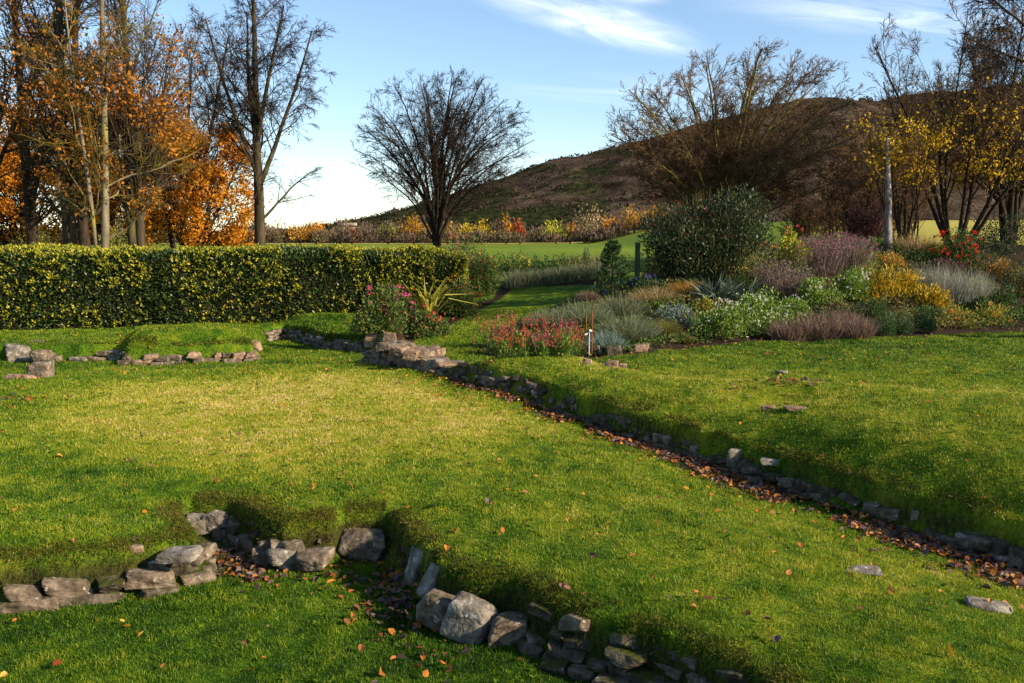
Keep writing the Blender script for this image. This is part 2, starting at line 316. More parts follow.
dry_lit_tone = np.clip(np.where(GY > 31, .42 + .25 * (fbm(GX, GY, .02, 3, 2) - .5) + .5 * sstep(190, 245, GY) + .42 * sstep(.30, .40, GX / np.maximum(GY, 1)), dry_lit_tone), .02, .98)
gxd = np.gradient(GZ, gx, axis=1); gyd = np.gradient(GZ, gy, axis=0); slope = np.hypot(gxd, gyd) * (GY < 18)
bare = np.clip(sstep(1.9, 3.4, slope), 0, 1)
def grid_faces(ny, nx):
    i = np.arange(ny * nx).reshape(ny, nx); return np.stack([i[:-1, :-1], i[:-1, 1:], i[1:, 1:], i[1:, :-1]], -1).reshape(-1, 4)
gm = mesh('ground', np.stack([GX, GY, GZ], -1), grid_faces(len(gy), len(gx)), smooth=True)
for nm, A in (('dry_lit', dry_lit_tone), ('soil', np.maximum(soil, 0)), ('bare', bare)):
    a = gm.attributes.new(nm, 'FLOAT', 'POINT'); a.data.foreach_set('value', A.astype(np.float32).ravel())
def ground_mat():
    m, t, o = new_mat('lawn_ground'); l = t.links.new
    g = t.nodes.new('ShaderNodeNewGeometry')
    def at(n):
        a = t.nodes.new('ShaderNodeAttribute'); a.attribute_name = n; return a.outputs['Fac']
    def nz(sc, d=5, r=.65):
        n = t.nodes.new('ShaderNodeTexNoise'); n.inputs['Scale'].default_value = sc; n.inputs['Detail'].default_value = d; n.inputs['Roughness'].default_value = r; l(g.outputs['Position'], n.inputs['Vector']); return n.outputs[0]
    def mul_add(a, k, b):
        n = t.nodes.new('ShaderNodeMath'); n.operation = 'MULTIPLY_ADD'; l(a, n.inputs[0]); n.inputs[1].default_value = k
        if isinstance(b, float): n.inputs[2].default_value = b
        else: l(b, n.inputs[2])
        return n.outputs[0]
    d = mul_add(nz(28), .9, mul_add(at('dry_lit'), 1.0, -.47)); d = mul_add(nz(3.0), .25, mul_add(d, 1.0, -.125))
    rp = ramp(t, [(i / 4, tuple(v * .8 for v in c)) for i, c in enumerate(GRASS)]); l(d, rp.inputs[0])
    sp = ramp(t, [(.3, (.012, .008, .005)), (.55, (.032, .020, .012)), (.7, (.065, .034, .015))]); l(nz(22), sp.inputs[0])
    bp_ = ramp(t, [(.3, (.010, .009, .004)), (.52, (.030, .026, .009)), (.72, (.07, .058, .014))]); l(nz(14), bp_.inputs[0])
    def mix(f, a, b):
        n = t.nodes.new('ShaderNodeMix'); n.data_type = 'RGBA'; l(f, n.inputs['Factor']); l(a, n.inputs['A']); l(b, n.inputs['B']); return n.outputs['Result']
    c = mix(at('bare'), rp.outputs[0], bp_.outputs[0]); c = mix(at('soil'), c, sp.outputs[0])
    b = t.nodes.new('ShaderNodeBsdfPrincipled'); l(c, b.inputs['Base Color']); b.inputs['Roughness'].default_value = .95; b.inputs['Specular IOR Level'].default_value = .1
    bp = t.nodes.new('ShaderNodeBump'); bp.inputs['Strength'].default_value = .9; bp.inputs['Distance'].default_value = .04; l(nz(45, 4), bp.inputs['Height']); l(bp.outputs[0], b.inputs['Normal'])
    l(b.outputs[0], o.inputs[0]); return m
ground = obj('ground', gm, ground_mat()); ground['kind'] = 'structure'

# ------------------------------------------------------------------ hill beyond the field
hx = np.array([-900, 100, 250, 330, 400, 450, 500, 540, 560, 575, 600, 640, 700, 740, 780, 815, 850, 905, 960, 1024, 1200, 1500, 2200]); hyp = np.array([241, 240, 236, 228, 213, 198, 182, 168, 161, 160, 152, 143, 128, 117, 107, 106, 108, 101, 97, 91, 82, 95, 150])
U = np.concatenate([np.arange(-900, 200, 20), np.arange(200, 1100, 4), np.arange(1100, 2200, 20)]); Vv = np.concatenate([np.linspace(0, 1, 90), np.linspace(1.03, 1.6, 14)])
UU, VV = np.meshgrid(U, Vv)
y0 = 262.0; HY = y0 + VV * (640 - y0); HX = (UU - 512) / FPX * (640 - (1 - np.minimum(VV, 1)) * 180)
ridge = (240 - np.interp(UU, hx, hyp)) / FPX * 640
prof = np.where(VV <= 1, sstep(0, 1, np.clip(VV, 0, 1)) ** .9, 1 - .5 * (VV - 1) / .6)
HZ = 1.2 + ridge * prof + 13 * (fbm(HX, HY, .011, 5, 2) - .5) * np.clip(VV * 2.2, 0, 1) * np.clip(1.25 - VV, .12, 1) * np.clip(ridge / 40, 0, 1) + 5.0 * (fbm(HX, HY, .05, 5, 5) - .5) * np.clip(VV * 3, 0, 1) * np.clip(ridge / 20, 0, 1)
def hill_mat():
    m, t, o = new_mat('heather_hillside'); l = t.links.new; g = t.nodes.new('ShaderNodeNewGeometry')
    def nz(sc, d=6, r=.6, st=(1, 1, 1)):
        mp = t.nodes.new('ShaderNodeMapping'); mp.inputs['Scale'].default_value = st; l(g.outputs['Position'], mp.inputs[0])
        n = t.nodes.new('ShaderNodeTexNoise'); n.inputs['Scale'].default_value = sc; n.inputs['Detail'].default_value = d; n.inputs['Roughness'].default_value = r; l(mp.outputs[0], n.inputs['Vector']); return n.outputs[0]
    a = ramp(t, [(.34, (.020, .014, .010)), (.46, (.045, .033, .024)), (.56, (.074, .054, .038)), (.67, (.14, .108, .07))]); l(nz(.05, 9, .68, (1, .7, 1.8)), a.inputs[0])
    gr = ramp(t, [(.4, (.014, .018, .008)), (.7, (.042, .046, .018))]); l(nz(.2), gr.inputs[0])
    s = t.nodes.new('ShaderNodeSeparateXYZ'); l(g.outputs['Position'], s.inputs[0])
    # gorse grows on the lower left slopes
    mr = t.nodes.new('ShaderNodeMapRange'); l(s.outputs['X'], mr.inputs[0]); mr.inputs[1].default_value = 90; mr.inputs[2].default_value = -20; mr.inputs[3].default_value = -.12; mr.inputs[4].default_value = .12
    ad = t.nodes.new('ShaderNodeMath'); l(nz(.022, 6, .6, (1, .6, 2.5)), ad.inputs[0]); l(mr.outputs[0], ad.inputs[1])
    f = t.nodes.new('ShaderNodeMapRange'); l(ad.outputs[0], f.inputs[0]); f.inputs[1].default_value = .49; f.inputs[2].default_value = .56
    mx = t.nodes.new('ShaderNodeMix'); mx.data_type = 'RGBA'; l(f.outputs[0], mx.inputs['Factor']); l(a.outputs[0], mx.inputs['A']); l(gr.outputs[0], mx.inputs['B'])
    b = t.nodes.new('ShaderNodeBsdfPrincipled'); l(mx.outputs['Result'], b.inputs['Base Color']); b.inputs['Roughness'].default_value = 1; b.inputs['Specular IOR Level'].default_value = 0
    bp = t.nodes.new('ShaderNodeBump'); bp.inputs['Strength'].default_value = 1; bp.inputs['Distance'].default_value = 3; l(nz(.35, 5), bp.inputs['Height']); l(bp.outputs[0], b.inputs['Normal'])
    l(b.outputs[0], o.inputs[0]); return m
hill = obj('hill', mesh('hill', np.stack([HX, HY, HZ], -1), grid_faces(len(Vv), len(U)), smooth=True), hill_mat()); hill['kind'] = 'structure'
# gorse and scrub clumps roughen the hillside
n = 1700; iu = rng.integers(60, len(U) - 60, n); iv = (rng.random(n) ** .8 * 89).astype(int); c0 = np.stack([HX[iv, iu], HY[iv, iu], HZ[iv, iu]], -1) + rng.normal(0, 1.2, (n, 3)) * [1, 1, 0]
keep = fbm(c0[:, 0], c0[:, 1], .03, 3, 6) + .25 * (c0[:, 0] < 40) * (c0[:, 2] < 50) > .48; c0 = c0[keep]; n = len(c0); k = 26
sz = np.repeat(rng.uniform(.7, 2.0, n), k); P = np.repeat(c0, k, 0) + randdir(n * k) * sz[:, None] * [1.2, 1.2, .8]; V_, F_, v_ = leaf_geo(P, randdir(n * k), randdir(n * k), sz * .9, sz * .7, np.clip(np.repeat(rng.random(n), k) * .7 + rng.random(n * k) * .3, 0, 1))
scrub = obj('hill_scrub', mesh('hill_scrub', V_, F_, v_), leaf_mat('gorse', [(.014, .018, .008), (.028, .030, .014), (.050, .040, .026), (.08, .055, .035)], .1, .9, .05)); scrub['kind'] = 'stuff'

# ------------------------------------------------------------------ stones and ruined walls
import bmesh
def ico(sub):
    b = bmesh.new(); bmesh.ops.create_icosphere(b, subdivisions=sub, radius=1); V = np.array([v.co[:] for v in b.verts]); F = np.array([[v.index for v in f.verts] for f in b.faces]); b.free(); return unit(V), F
ICO3, ICO4 = ico(4), ico(5)
def rock_mesh(seed, geo=None, boxy=1.0, power=28, rough=.055):
    r = np.random.default_rng(seed); D, F = geo or ICO3
    ax = np.array([[1, 0, 0], [-1, 0, 0], [0, 1, 0], [0, -1, 0], [0, 0, 1], [0, 0, -1.]]); nrm = list(unit(ax + r.normal(0, .13 * boxy, (6, 3)))); hh = list(r.uniform(.82, 1.0, 6))
    for i in range(5): nrm.append(unit(r.normal(size=3))); hh.append(r.uniform(.92, 1.2))
    q = np.maximum(D @ np.array(nrm).T, 0) / np.array(hh); rad = (q ** power).sum(1) ** (-1 / power); V = D * rad[:, None]
    k = int(r.integers(0, 8)); o = r.uniform(0, 50, 3)
    nz = noise3(V + o, 1.4, 4, k); n2 = noise3(V + o, 5.0, 4, k + 1)
    V = V * (1 + rough * 3.0 * nz + rough * 1.6 * n2)[:, None]
    return mesh('rock', V, F, smooth=False)
ROCKS = {k: [] for k in ('stone', 'stone_grey', 'stone_pink', 'stone_mossy')}
for k_ in ROCKS:
    for i_ in range(7):
        me = rock_mesh(100 + i_ + 31 * len(k_)); me.materials.append(M[k_]); ROCKS[k_].append(me)
def rock(name, kind, p, size, rz=0, tilt=(0, 0), parent=None, me=None):
    o = bpy.data.objects.new(name, me or ROCKS[kind][int(rng.integers(7))]); COL.objects.link(o)
    o.location = [float(c) for c in p]; o.scale = [float(c) / 2 for c in size]; o.rotation_euler = (tilt[0], tilt[1], rz)
    if parent is not None:
        o.parent = parent; o.location = [float(a - b) for a, b in zip(p, parent.location)]
    return o
def along(P, s):
    P = np.asarray(P)[:, :2]; seg = np.diff(P, axis=0); l = np.hypot(seg[:, 0], seg[:, 1]); c = np.concatenate([[0], np.cumsum(l)]); i = int(np.clip(np.searchsorted(c, s) - 1, 0, len(l) - 1)); t = (s - c[i]) / l[i]
    return P[i] + seg[i] * t, seg[i] / l[i]
def length(P): return float(np.hypot(*np.diff(np.asarray(P)[:, :2], axis=0).T).sum())
WALLSTONE = []
def snap(q, nb, reach):
    tt = np.linspace(-reach, reach, 45); h = H(q[0] + nb[0] * tt, q[1] + nb[1] * tt); k = np.argmax(np.convolve(np.gradient(h), np.ones(5) / 5, 'same')[3:-3]) + 3
    return q + nb * tt[k]
def wall_stones(parent, P, courses, w=(.14, .34), h=.10, dep=.24, side=1, skip=.12, inset=.02, kinds=('stone', 'stone', 'stone_grey'), base=None, sink=.02, maxn=100, jit=.02, reach=.55):
    """ stones laid along the foot of a bank; side +1: the bank lies to the right of the line's direction """
    Ltot = length(P); cnt = 0
    for c in range(courses):
        s = rng.uniform(-.1, .05)
        while s < Ltot:
            ww = rng.uniform(*w) * (1.15 if c == 0 else .9); q, tg = along(P, min(max(s + ww / 2, 0), Ltot)); s += ww * rng.uniform(.92, 1.15)
            if rng.random() < skip * (1 + c) or cnt >= maxn: continue
            nb = np.array([tg[1], -tg[0]]) * side; hh = h * rng.uniform(.75, 1.35); q = snap(q, nb, reach) + nb * (inset + dep * .30 - .07 + c * .04 + rng.normal(0, jit))
            f = q - nb * (dep * .9); zb = min(float(H(f[0], f[1])), float(H(q[0], q[1]))) if base is None else base
            zc = zb - sink + h * (c + .5) * .95 + rng.normal(0, .008)
            if c > 0 and reach > .01 and zc > float(H(q[0] + nb[0] * .12, q[1] + nb[1] * .12)) + hh * .35: continue
            rock('stone', kinds[int(rng.integers(len(kinds)))], (q[0], q[1], zc), (ww * 1.08, dep * rng.uniform(.85, 1.2), hh * 1.12), math.atan2(tg[1], tg[0]) + rng.normal(0, .12), (rng.normal(0, .08), rng.normal(0, .07)), parent)
            cnt += 1
    return cnt
def wthing(name, label, P, group=None):
    q = np.asarray(P)[len(P) // 2]; w_ = thing(name, label, 'ruined wall', (q[0], q[1], float(H(q[0], q[1]))), group); w_['kind'] = 'thing'; return w_
# long ledge wall on the right of the lawn (near and far stretch), stub, and the recess walls
t = wthing('ruined_stone_wall', 'long low ruined stone wall along the leaf-filled trench, holding up the right terrace', LEDGE)
Lg = length(LEDGE)
def sub(P, a, b, n=24): return np.array([along(P, a + (b - a) * i / (n - 1))[0] for i in range(n)])
wall_stones(t, sub(LEDGE, 0, 12.2, 60), 3, (.12, .32), .095, .22, -1, .10, .01, ('stone_mossy', 'stone_mossy', 'stone', 'stone_mossy'), maxn=99, jit=.035)
stub = np.array([gp(367, 363, 0), gp(385, 365, 0), gp(404, 370, 0), gp(436, 379, 0)])
t = wthing('ruined_stone_wall', 'broken stub of stone wall with pinkish end stones beside the sunlit lawn', stub)
st1 = sub(stub, 0, length(stub) * .72, 12)
tg0 = unit(stub[-1] - stub[0]); nb0 = np.array([-tg0[1], tg0[0], 0])
wall_stones(t, st1, 3, (.16, .34), .125, .30, -1, .02, .0, ('stone', 'stone', 'stone_pink'), jit=.02, reach=.001)
wall_stones(t, st1 + nb0[:2] * .38, 3, (.16, .34), .125, .30, -1, .02, .0, ('stone', 'stone_pink'), jit=.02, reach=.001)
wall_stones(t, sub(stub, length(stub) * .70, length(stub) * 1.05, 12) + nb0[:2] * .05, 2, (.16, .34), .11, .32, -1, .05, .0, ('stone', 'stone_pink', 'stone_grey'), reach=.001)
core = []
for q in st1[1:-1]: core.append(rock('rubble', 'stone', (q[0] + nb0[0] * .35, q[1] + nb0[1] * .35, float(H(q[0], q[1])) + .14), (.3, .5, .34), math.atan2(tg0[1], tg0[0]), parent=t))
for px, py, w_, k_ in ((400, 350, .34, 'stone_pink'), (412, 354, .26, 'stone_pink'), (408, 346, .30, 'stone'), (384, 347, .34, 'stone'), (396, 346, .30, 'stone_grey')):
    p = gp(px, py, .36); rock('stone', k_, (p[0], p[1], .35), (w_, .32, .17), rng.uniform(-.5, .2), (.05, .1), t)
wl = [gp(x, y, -.1) for x, y in ((28, 358), (60, 357), (90, 357), (122, 357))]
t = wthing('ruined_stone_wall', 'low dark stone wall foot under the grass strip at the left end of the hedge', wl); wall_stones(t, wl, 2, (.16, .36), .11, .22, -1, .08, -.06)
wl = [gp(x, y, -.12) for x, y in ((125, 361), (190, 360), (256, 357))]
t = wthing('ruined_stone_wall', 'mossy stone front of the free-standing grass-topped block before the hedge', wl); wall_stones(t, wl, 2, (.14, .34), .105, .24, -1, .06, -.06, ('stone', 'stone_pink', 'stone'))
p = gp(252, 347, .08); rock('stone', 'stone_pink', (p[0], p[1], .1), (.36, .3, .2), .1, parent=t)
wl = [gp(x, y, -.12) for x, y in ((262, 341), (283, 338), (300, 341), (330, 348), (344, 350))]
t = wthing('ruined_stone_wall', 'stone wall face in the recess behind the grass-topped block by the rose bed', wl); wall_stones(t, wl, 3, (.13, .28), .09, .22, -1, .08, -.05, ('stone', 'stone', 'stone_grey'))
wl = [gp(x, y, -.1) for x, y in ((346, 350), (366, 351), (380, 350))]
t = wthing('ruined_stone_wall', 'mossy right end of the grass-topped wall between recess and rose bed', wl); wall_stones(t, wl, 2, (.14, .28), .10, .22, -1, .10, -.05)
pl = PIT[:33]
def pitline(pts): return np.array([gp(x, y, -.38) for x, y in pts])
wl = pitline([(2, 606), (60, 601), (120, 592), (150, 587)])
t = wthing('ruined_stone_wall', 'low ruined wall edging the sunken lawn at the near left corner', wl); wall_stones(t, wl, 2, (.20, .46), .10, .26, -1, .06, -.03, ('stone', 'stone_mossy', 'stone'))
wl = pitline([(150, 587), (176, 580), (200, 576), (206, 562), (196, 552)])
t = wthing('ruined_stone_wall', 'stacked stones below the flat capstone at the mouth of the small recess', wl); wall_stones(t, wl, 3, (.14, .27), .09, .26, -1, .02, -.02, ('stone_mossy', 'stone', 'stone'))
wl = pitline([(188, 541), (192, 535), (215, 534), (232, 534)])
t = wthing('ruined_stone_wall', 'back wall of blocks in the small shaded recess of the near lawn', wl); wall_stones(t, wl, 2, (.18, .30), .14, .26, -1, .0, -.03, ('stone_grey', 'stone'))
wl = pitline([(234, 535), (246, 545), (258, 560), (266, 566)])
t = wthing('ruined_stone_wall', 'leaning side wall of the small recess overhung by turf', wl); wall_stones(t, wl, 2, (.14, .26), .11, .24, -1, .15, .0, ('stone', 'stone'))
wl = pitline([(528, 655), (560, 661), (600, 670), (640, 682), (690, 700), (730, 720)])
t = wthing('ruined_stone_wall', 'dark rubble wall under the turf edge at the bottom of the picture', wl); wall_stones(t, wl, 4, (.10, .27), .085, .26, -1, .04, -.012, ('stone_mossy', 'stone_mossy', 'stone'), jit=.035)

# single stones: picture x, y of the centre of the foot, width px, height px, depth factor, kind, turn, tilt, label
def boulder(name, label, x, y, w, h, dep, kind, zb=None, rz=0., tilt=(0, 0), seed=1, power=12, big=False, sink=.12):
    p = hit(x, y) if zb is None else gp(x, y, zb); s = p[1] / FPX; W, Hh = w * s, h * s
    me = rock_mesh(900 + seed, ICO4 if big else ICO3, .9, power, .06); me.materials.append(M[kind])
    o = rock(name, kind, (p[0], p[1] + W * dep * .42, p[2] + Hh * (.5 - sink)), (W * 1.08, W * dep * 1.1, Hh * 1.18), rz, tilt, me=me)
    return tag(o, label, 'stone')
boulder('capstone', 'flat pale capstone on top of the stacked stones at the recess mouth', 177, 560, 44, 8, .5, 'stone_grey', -.13, -.1, (.08, -.12), 1, 10, True)
boulder('stone', 'small brown stone on the turf just left of the flat capstone', 135, 556, 14, 9, 1, 'stone_pink', None, .3, seed=2)
boulder('boulder', 'dark rounded boulder on the right side of the shaded recess', 284, 564, 34, 16, .6, 'stone_grey', -.38, .2, seed=3, power=7, big=True)
boulder('boulder', 'light boulder between the dark rounded boulder and the square block', 312, 568, 36, 15, .7, 'stone', -.38, -.2, (0, -.1), 4, 9, True)
boulder('stone_block', 'large square stone block set in the turf bank of the sunken lawn', 361, 557, 46, 25, .6, 'stone', -.38, .03, seed=5, power=22, big=True)
boulder('stone', 'small dark stone on the turf above the recess between two wall ends', 291, 553, 20, 12, .8, 'stone', -.30, .3, seed=26)
boulder('leaning_slab', 'narrow upright slab in the corner right of the square block', 404, 560, 14, 27, 1.4, 'stone_grey', -.36, .5, (-.1, .2), 6, 14)
boulder('leaning_slab', 'pale leaning slab, middle one of the three at the bend of the bank', 417, 585, 21, 38, 1.3, 'stone_grey', -.36, .5, (-.1, .32), 7, 16, True)
boulder('leaning_slab', 'long thin leaning slab just above the two big rounded boulders', 432, 600, 20, 36, 1.2, 'stone_grey', -.34, .5, (-.1, .62), 8, 16, True)
boulder('boulder', 'dark patched boulder left of the big pale rounded one', 438, 627, 44, 32, .6, 'stone', -.38, -.5, (0, .15), 9, 9, True)
boulder('boulder', 'biggest pale rounded boulder at the edge of the sunken lawn', 466, 642, 52, 42, .6, 'stone_grey', -.40, -.4, (-.1, .25), 10, 7, True)
boulder('stone_block', 'squared stone with lit top and black front right of the pale boulder', 508, 645, 40, 28, .6, 'stone', -.38, .1, (.05, .05), 11, 20, True)
boulder('stone_block', 'long low dark stone at the left foot of the rubble wall', 551, 652, 46, 20, .6, 'stone', -.40, -.1, (0, 0), 12, 18, True)
boulder('flat_stone', 'flat grey stone lying flush in the grass near the lower right', 866, 576, 36, 7, .7, 'stone_grey', None, -.15, seed=13, sink=.6)
boulder('flat_stone', 'flat grey stone bedded in grass at the lower right edge', 997, 613, 44, 13, .7, 'stone_grey', None, -.35, (.05, .1), 14, sink=.62)
boulder('stone', 'rough lichen stone standing in the long wall above the leaf litter', 736, 470, 17, 19, .7, 'stone_grey', None, .2, seed=15)
boulder('flat_stone', 'wide flat stone lying on top of the long ledge wall', 776, 466, 24, 6, .7, 'stone_grey', None, -.3, seed=16)
boulder('stone', 'whitish lichen-covered stone low in the near end of the long wall', 975, 548, 30, 12, .6, 'stone_grey', None, -.35, seed=17)
for i_, (x, y, w, h, d_) in enumerate(((14, 362, 24, 17, 'grey rounded stone at the left picture edge under moss'), (37, 364, 18, 14, 'square pale stone at the left, under a mossy top stone'), (34, 350, 15, 10, 'pale mossy stone on top of the square stone at left'),
                                    (18, 389, 24, 15, 'brownish pointed stone lowest in the left rubble heap'), (36, 383, 22, 22, 'sharp wedge stone of the left rubble heap, moss on top'), (37, 381, 15, 7, 'small flat slab on the lawn right of the left rubble heap'))):
    boulder('stone', d_, x if i_ != 5 else 42, y, w, h, .9, ('stone_grey', 'stone', 'stone', 'stone_pink', 'stone', 'stone_grey')[i_], (None, -.1, .06, -.05, -.02, -.1)[i_], rng.uniform(-.5, .5), seed=30 + i_, big=True)
boulder('stone', 'cream stone left of two at the end of the grass-topped wall', 373, 347, 17, 13, .6, 'stone_pink', None, seed=40)
boulder('stone', 'cream stone right of two at the end of the grass-topped wall', 389, 346, 14, 14, .6, 'stone_pink', None, seed=41)
boulder('flat_stone', 'thin flat stone in the grass just beyond the broken wall stub', 452, 366, 22, 4, 1, 'stone_grey', None, seed=42)
boulder('stone', 'small pale stone on the far rim of the right terrace', 588, 365, 9, 6, .9, 'stone_pink', None, seed=43)
boulder('stone', 'pinkish stone pair piece at the back of the terrace below the flower bed', 612, 368, 13, 7, .9, 'stone_pink', None, seed=44)
boulder('stone', 'pale stone right of the pinkish one at the back of the terrace', 623, 369, 8, 6, .9, 'stone_pink', None, seed=45)
boulder('stone', 'small grey stone alone in the grass beyond the terrace hollow', 783, 375, 11, 4, .9, 'stone_grey', None, seed=46)
boulder('flat_stone', 'thin stone showing in the small hollow of the right terrace', 797, 411, 22, 4, .6, 'stone_pink', None, -.1, seed=47)
boulder('stone', 'small stone at the left end of the hollow in the right terrace', 770, 411, 16, 5, .6, 'stone_pink', None, -.1, seed=48)
boulder('boulder', 'rounded buff boulder at the front edge of the flower bed', 641, 352, 15, 8, .9, 'stone_pink', None, seed=49)
boulder('boulder', 'grey boulder left of two between the rusty canes and the heather', 594, 355, 12, 10, .9, 'stone_mossy', None, seed=50)
boulder('boulder', 'round grey boulder at the foot of the sage shrubs right of the canes', 615, 356, 16, 11, .9, 'stone_mossy', None, seed=51)
boulder('flat_stone', 'flat buff stone among the plants above the buff boulder', 654, 324, 17, 5, .9, 'stone_pink', None, seed=52)

# ------------------------------------------------------------------ turf: grass blades, shaggy fringes, fallen leaves
def frustum(n, a, b, p, margin=1.3):
    u = rng.random(n); Y = (a ** p + u * (b ** p - a ** p)) ** (1 / p); X = (rng.random(n) * 2 - 1) * (.60 * Y + margin); return X, Y
X, Y = frustum(1100000, 4.3, 24, .36)
so_ = bil(soil, X, Y); ba = bil(bare, X, Y); k = (so_ < .5) & (rng.random(len(X)) > ba * .75); X, Y = X[k], Y[k]; n = len(X)
dr = bil(dry_lit_tone, X, Y); cl_ = fbm(X, Y, 9, 3, 5); ex = 1e-2
nx = (H(X + .06, Y) - H(X - .06, Y)) / .12; ny = (H(X, Y + .06) - H(X, Y - .06)) / .12
base = np.stack([X, Y, H(X, Y) - .004], -1); d = np.stack([-.5 * nx, -.5 * ny, np.ones(n)], -1) + rng.normal(0, .42, (n, 3)) * [1, 1, .2]
cl2 = fbm(X, Y, 2.2, 3, 1); Ln = .85 * (.013 + .022 * rng.random(n) ** 1.5 + .06 * np.clip(cl_ - .45, 0, 1) + .04 * np.clip(cl2 - .5, 0, 1)) * (1 + .035 * (Y - 5)) * (1 - .25 * dr); Wd = .0042 * (1 + .17 * (Y - 4.5))
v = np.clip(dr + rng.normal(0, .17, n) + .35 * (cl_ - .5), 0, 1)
dn = unit(d); sdv = unit(np.cross(dn, randdir(n))); tip = base + dn * Ln[:, None]
V = np.stack([base - sdv * Wd[:, None] / 2, base + sdv * Wd[:, None] / 2, tip + sdv * Wd[:, None] * .15, tip - sdv * Wd[:, None] * .15], 1)
g = obj('lawn_grass', mesh('lawn_grass', V, np.arange(n * 4).reshape(-1, 4), v), M['grass']); g['kind'] = 'stuff'
def fringe(P, per_m, lo, hi, off, ln, side):
    n = int(length(P) * per_m); s = rng.random(n) * length(P); q = np.array([np.concatenate(along(P, a)) for a in s]); nb = np.stack([q[:, 3], -q[:, 2]], -1) * side
    xy = q[:, :2] + nb * rng.normal(off, .06, n)[:, None]; cl = fbm(xy[:, 0], xy[:, 1], 3.0, 3, 7); k = (cl > lo) & (xy[:, 1] > 3.5); xy, nb, cl = xy[k], nb[k], cl[k]; n = len(xy)
    c = np.column_stack([xy, H(xy[:, 0], xy[:, 1]) - .01]); d = np.column_stack([-nb * rng.uniform(.1, 1.1, (n, 1)), rng.uniform(.2, .9, n)]) + rng.normal(0, .3, (n, 3))
    return blade_geo(c, d, rng.uniform(.5, 1.2, n) * ln, .005 * (1 + .14 * np.clip(xy[:, 1] - 4.5, 0, 20)), np.clip(rng.normal(.40, .22, n) + .6 * (cl - .5), 0, 1), .5, .7)
pe = sub(np.concatenate([pitline([(-150, 612), (0, 606), (60, 600), (120, 592), (160, 584), (200, 576), (204, 566), (192, 552), (186, 540), (190, 534), (232, 534), (246, 543), (256, 553), (285, 559), (335, 557), (345, 551), (385, 551), (394, 560), (408, 578), (424, 598), (440, 612), (470, 622), (512, 628), (532, 646), (590, 668), (640, 682), (690, 700), (740, 725), (790, 770)])]), 0, 11.5, 300)
parts = [fringe(pe, 2200, .34, 1, .15, .065, -1), fringe(sub(LEDGE, 0, 13, 200), 1000, .42, 1, .20, .06, -1)]
for P in ([gp(x, y, -.1) for x, y in ((-200, 362), (28, 358), (122, 357))], [gp(x, y, -.1) for x, y in ((124, 360), (190, 360), (256, 357))], [gp(x, y, -.1) for x, y in ((262, 341), (283, 338), (300, 341), (330, 348), (386, 350))]):
    parts.append(fringe(np.array(P), 600, .40, 1, .10, .075, -1))
V, F, v = cat_geo(parts)
M['fringe'] = leaf_mat('shaggy_turf', [(.015, .034, .005), (.045, .070, .008), (.10, .11, .012), (.15, .115, .022), (.20, .13, .04)], .35, .6, .1)
g = obj('shaggy_turf_grass', mesh('shaggy_turf_grass', V, F, v), M['fringe']); g['kind'] = 'stuff'
# fallen leaves
def fallen(X, Y, size, lift=.012):
    n = len(X); c = np.stack([X, Y, H(X, Y) + lift + rng.random(n) * .02], -1); a = rng.random(n) * 6.283; d = np.stack([np.cos(a), np.sin(a), rng.normal(.05, .25, n)], -1); nr = np.array([0, 0, 1.]) + rng.normal(0, .35, (n, 3))
    Ls = size * rng.uniform(.5, 1.25, n); return leaf6_geo(c - d * Ls[:, None] / 2, d, nr, Ls, Ls * rng.uniform(.6, .95, n), rng.random(n), rng.uniform(.0, .45, n))
M['litter'] = leaf_mat('fallen_leaf_litter', [(.030, .018, .014), (.060, .035, .030), (.10, .07, .065), (.12, .045, .018), (.24, .08, .012), (.34, .13, .015)], .1, .6, .3)
M['bright_leaf'] = leaf_mat('fallen_bright_leaves', [(.09, .05, .045), (.20, .10, .06), (.36, .12, .012), (.42, .20, .02), (.30, .05, .015), (.45, .30, .04)], .2, .6, .3)
n = 9500; s = rng.random(n) ** .8 * 12.4; q = np.array([np.concatenate(along(LEDGE, a)) for a in s]); nb = np.stack([q[:, 3], -q[:, 2]], -1) * -1; off = -(.02 + np.abs(rng.normal(0, .15, n)) * (.45 + 1.15 * np.clip(s / 7, 0, 1)))
xy = q[:, :2] + nb * off[:, None]; k = fbm(xy[:, 0], xy[:, 1], 2.5, 3, 3) + .07 * (s > 4) > .455; xy = xy[k]
pts = [xy]
for (x, y, r_, m) in ((225, 550, .16, 150), (245, 558, .14, 110), (262, 570, .12, 50), (398, 580, .15, 130), (404, 600, .2, 130), (380, 566, .25, 90), (330, 562, .2, 40), (425, 640, .2, 40), (700, 705, .3, 60)):
    p = gp(x, y, -.38); pts.append(np.column_stack([rng.normal(p[0], r_, m), rng.normal(p[1], r_ * 1.3, m)]))
for (x, y, r_, m) in ((780, 414, .35, 70), (650, 377, .5, 60), (22, 402, .3, 40), (95, 350, .5, 30)):
    p = gp(x, y, .1); pts.append(np.column_stack([rng.normal(p[0], r_, m), rng.normal(p[1], r_ * .6, m)]))
xy = np.concatenate(pts); inp = sdp(xy[:, 0], xy[:, 1], PIT) > -.35; xy = xy[~inp | (H(xy[:, 0], xy[:, 1]) < -.2)]; V, F, v = fallen(xy[:, 0], xy[:, 1], .062)
g = obj('leaf_litter', mesh('leaf_litter', V, F, v), M['litter']); g['kind'] = 'stuff'
X, Y = frustum(1000, 4.6, 22, .9, .5); k = bil(soil, X, Y) < .5; X, Y = X[k], Y[k]; ex = LEDGE[0] * 0
s = rng.random(420) * 12; q = np.array([np.concatenate(along(LEDGE, a)) for a in s]); e = q[:, :2] + np.stack([q[:, 3], -q[:, 2]], -1) * np.abs(rng.normal(0, .55, (420, 1)))
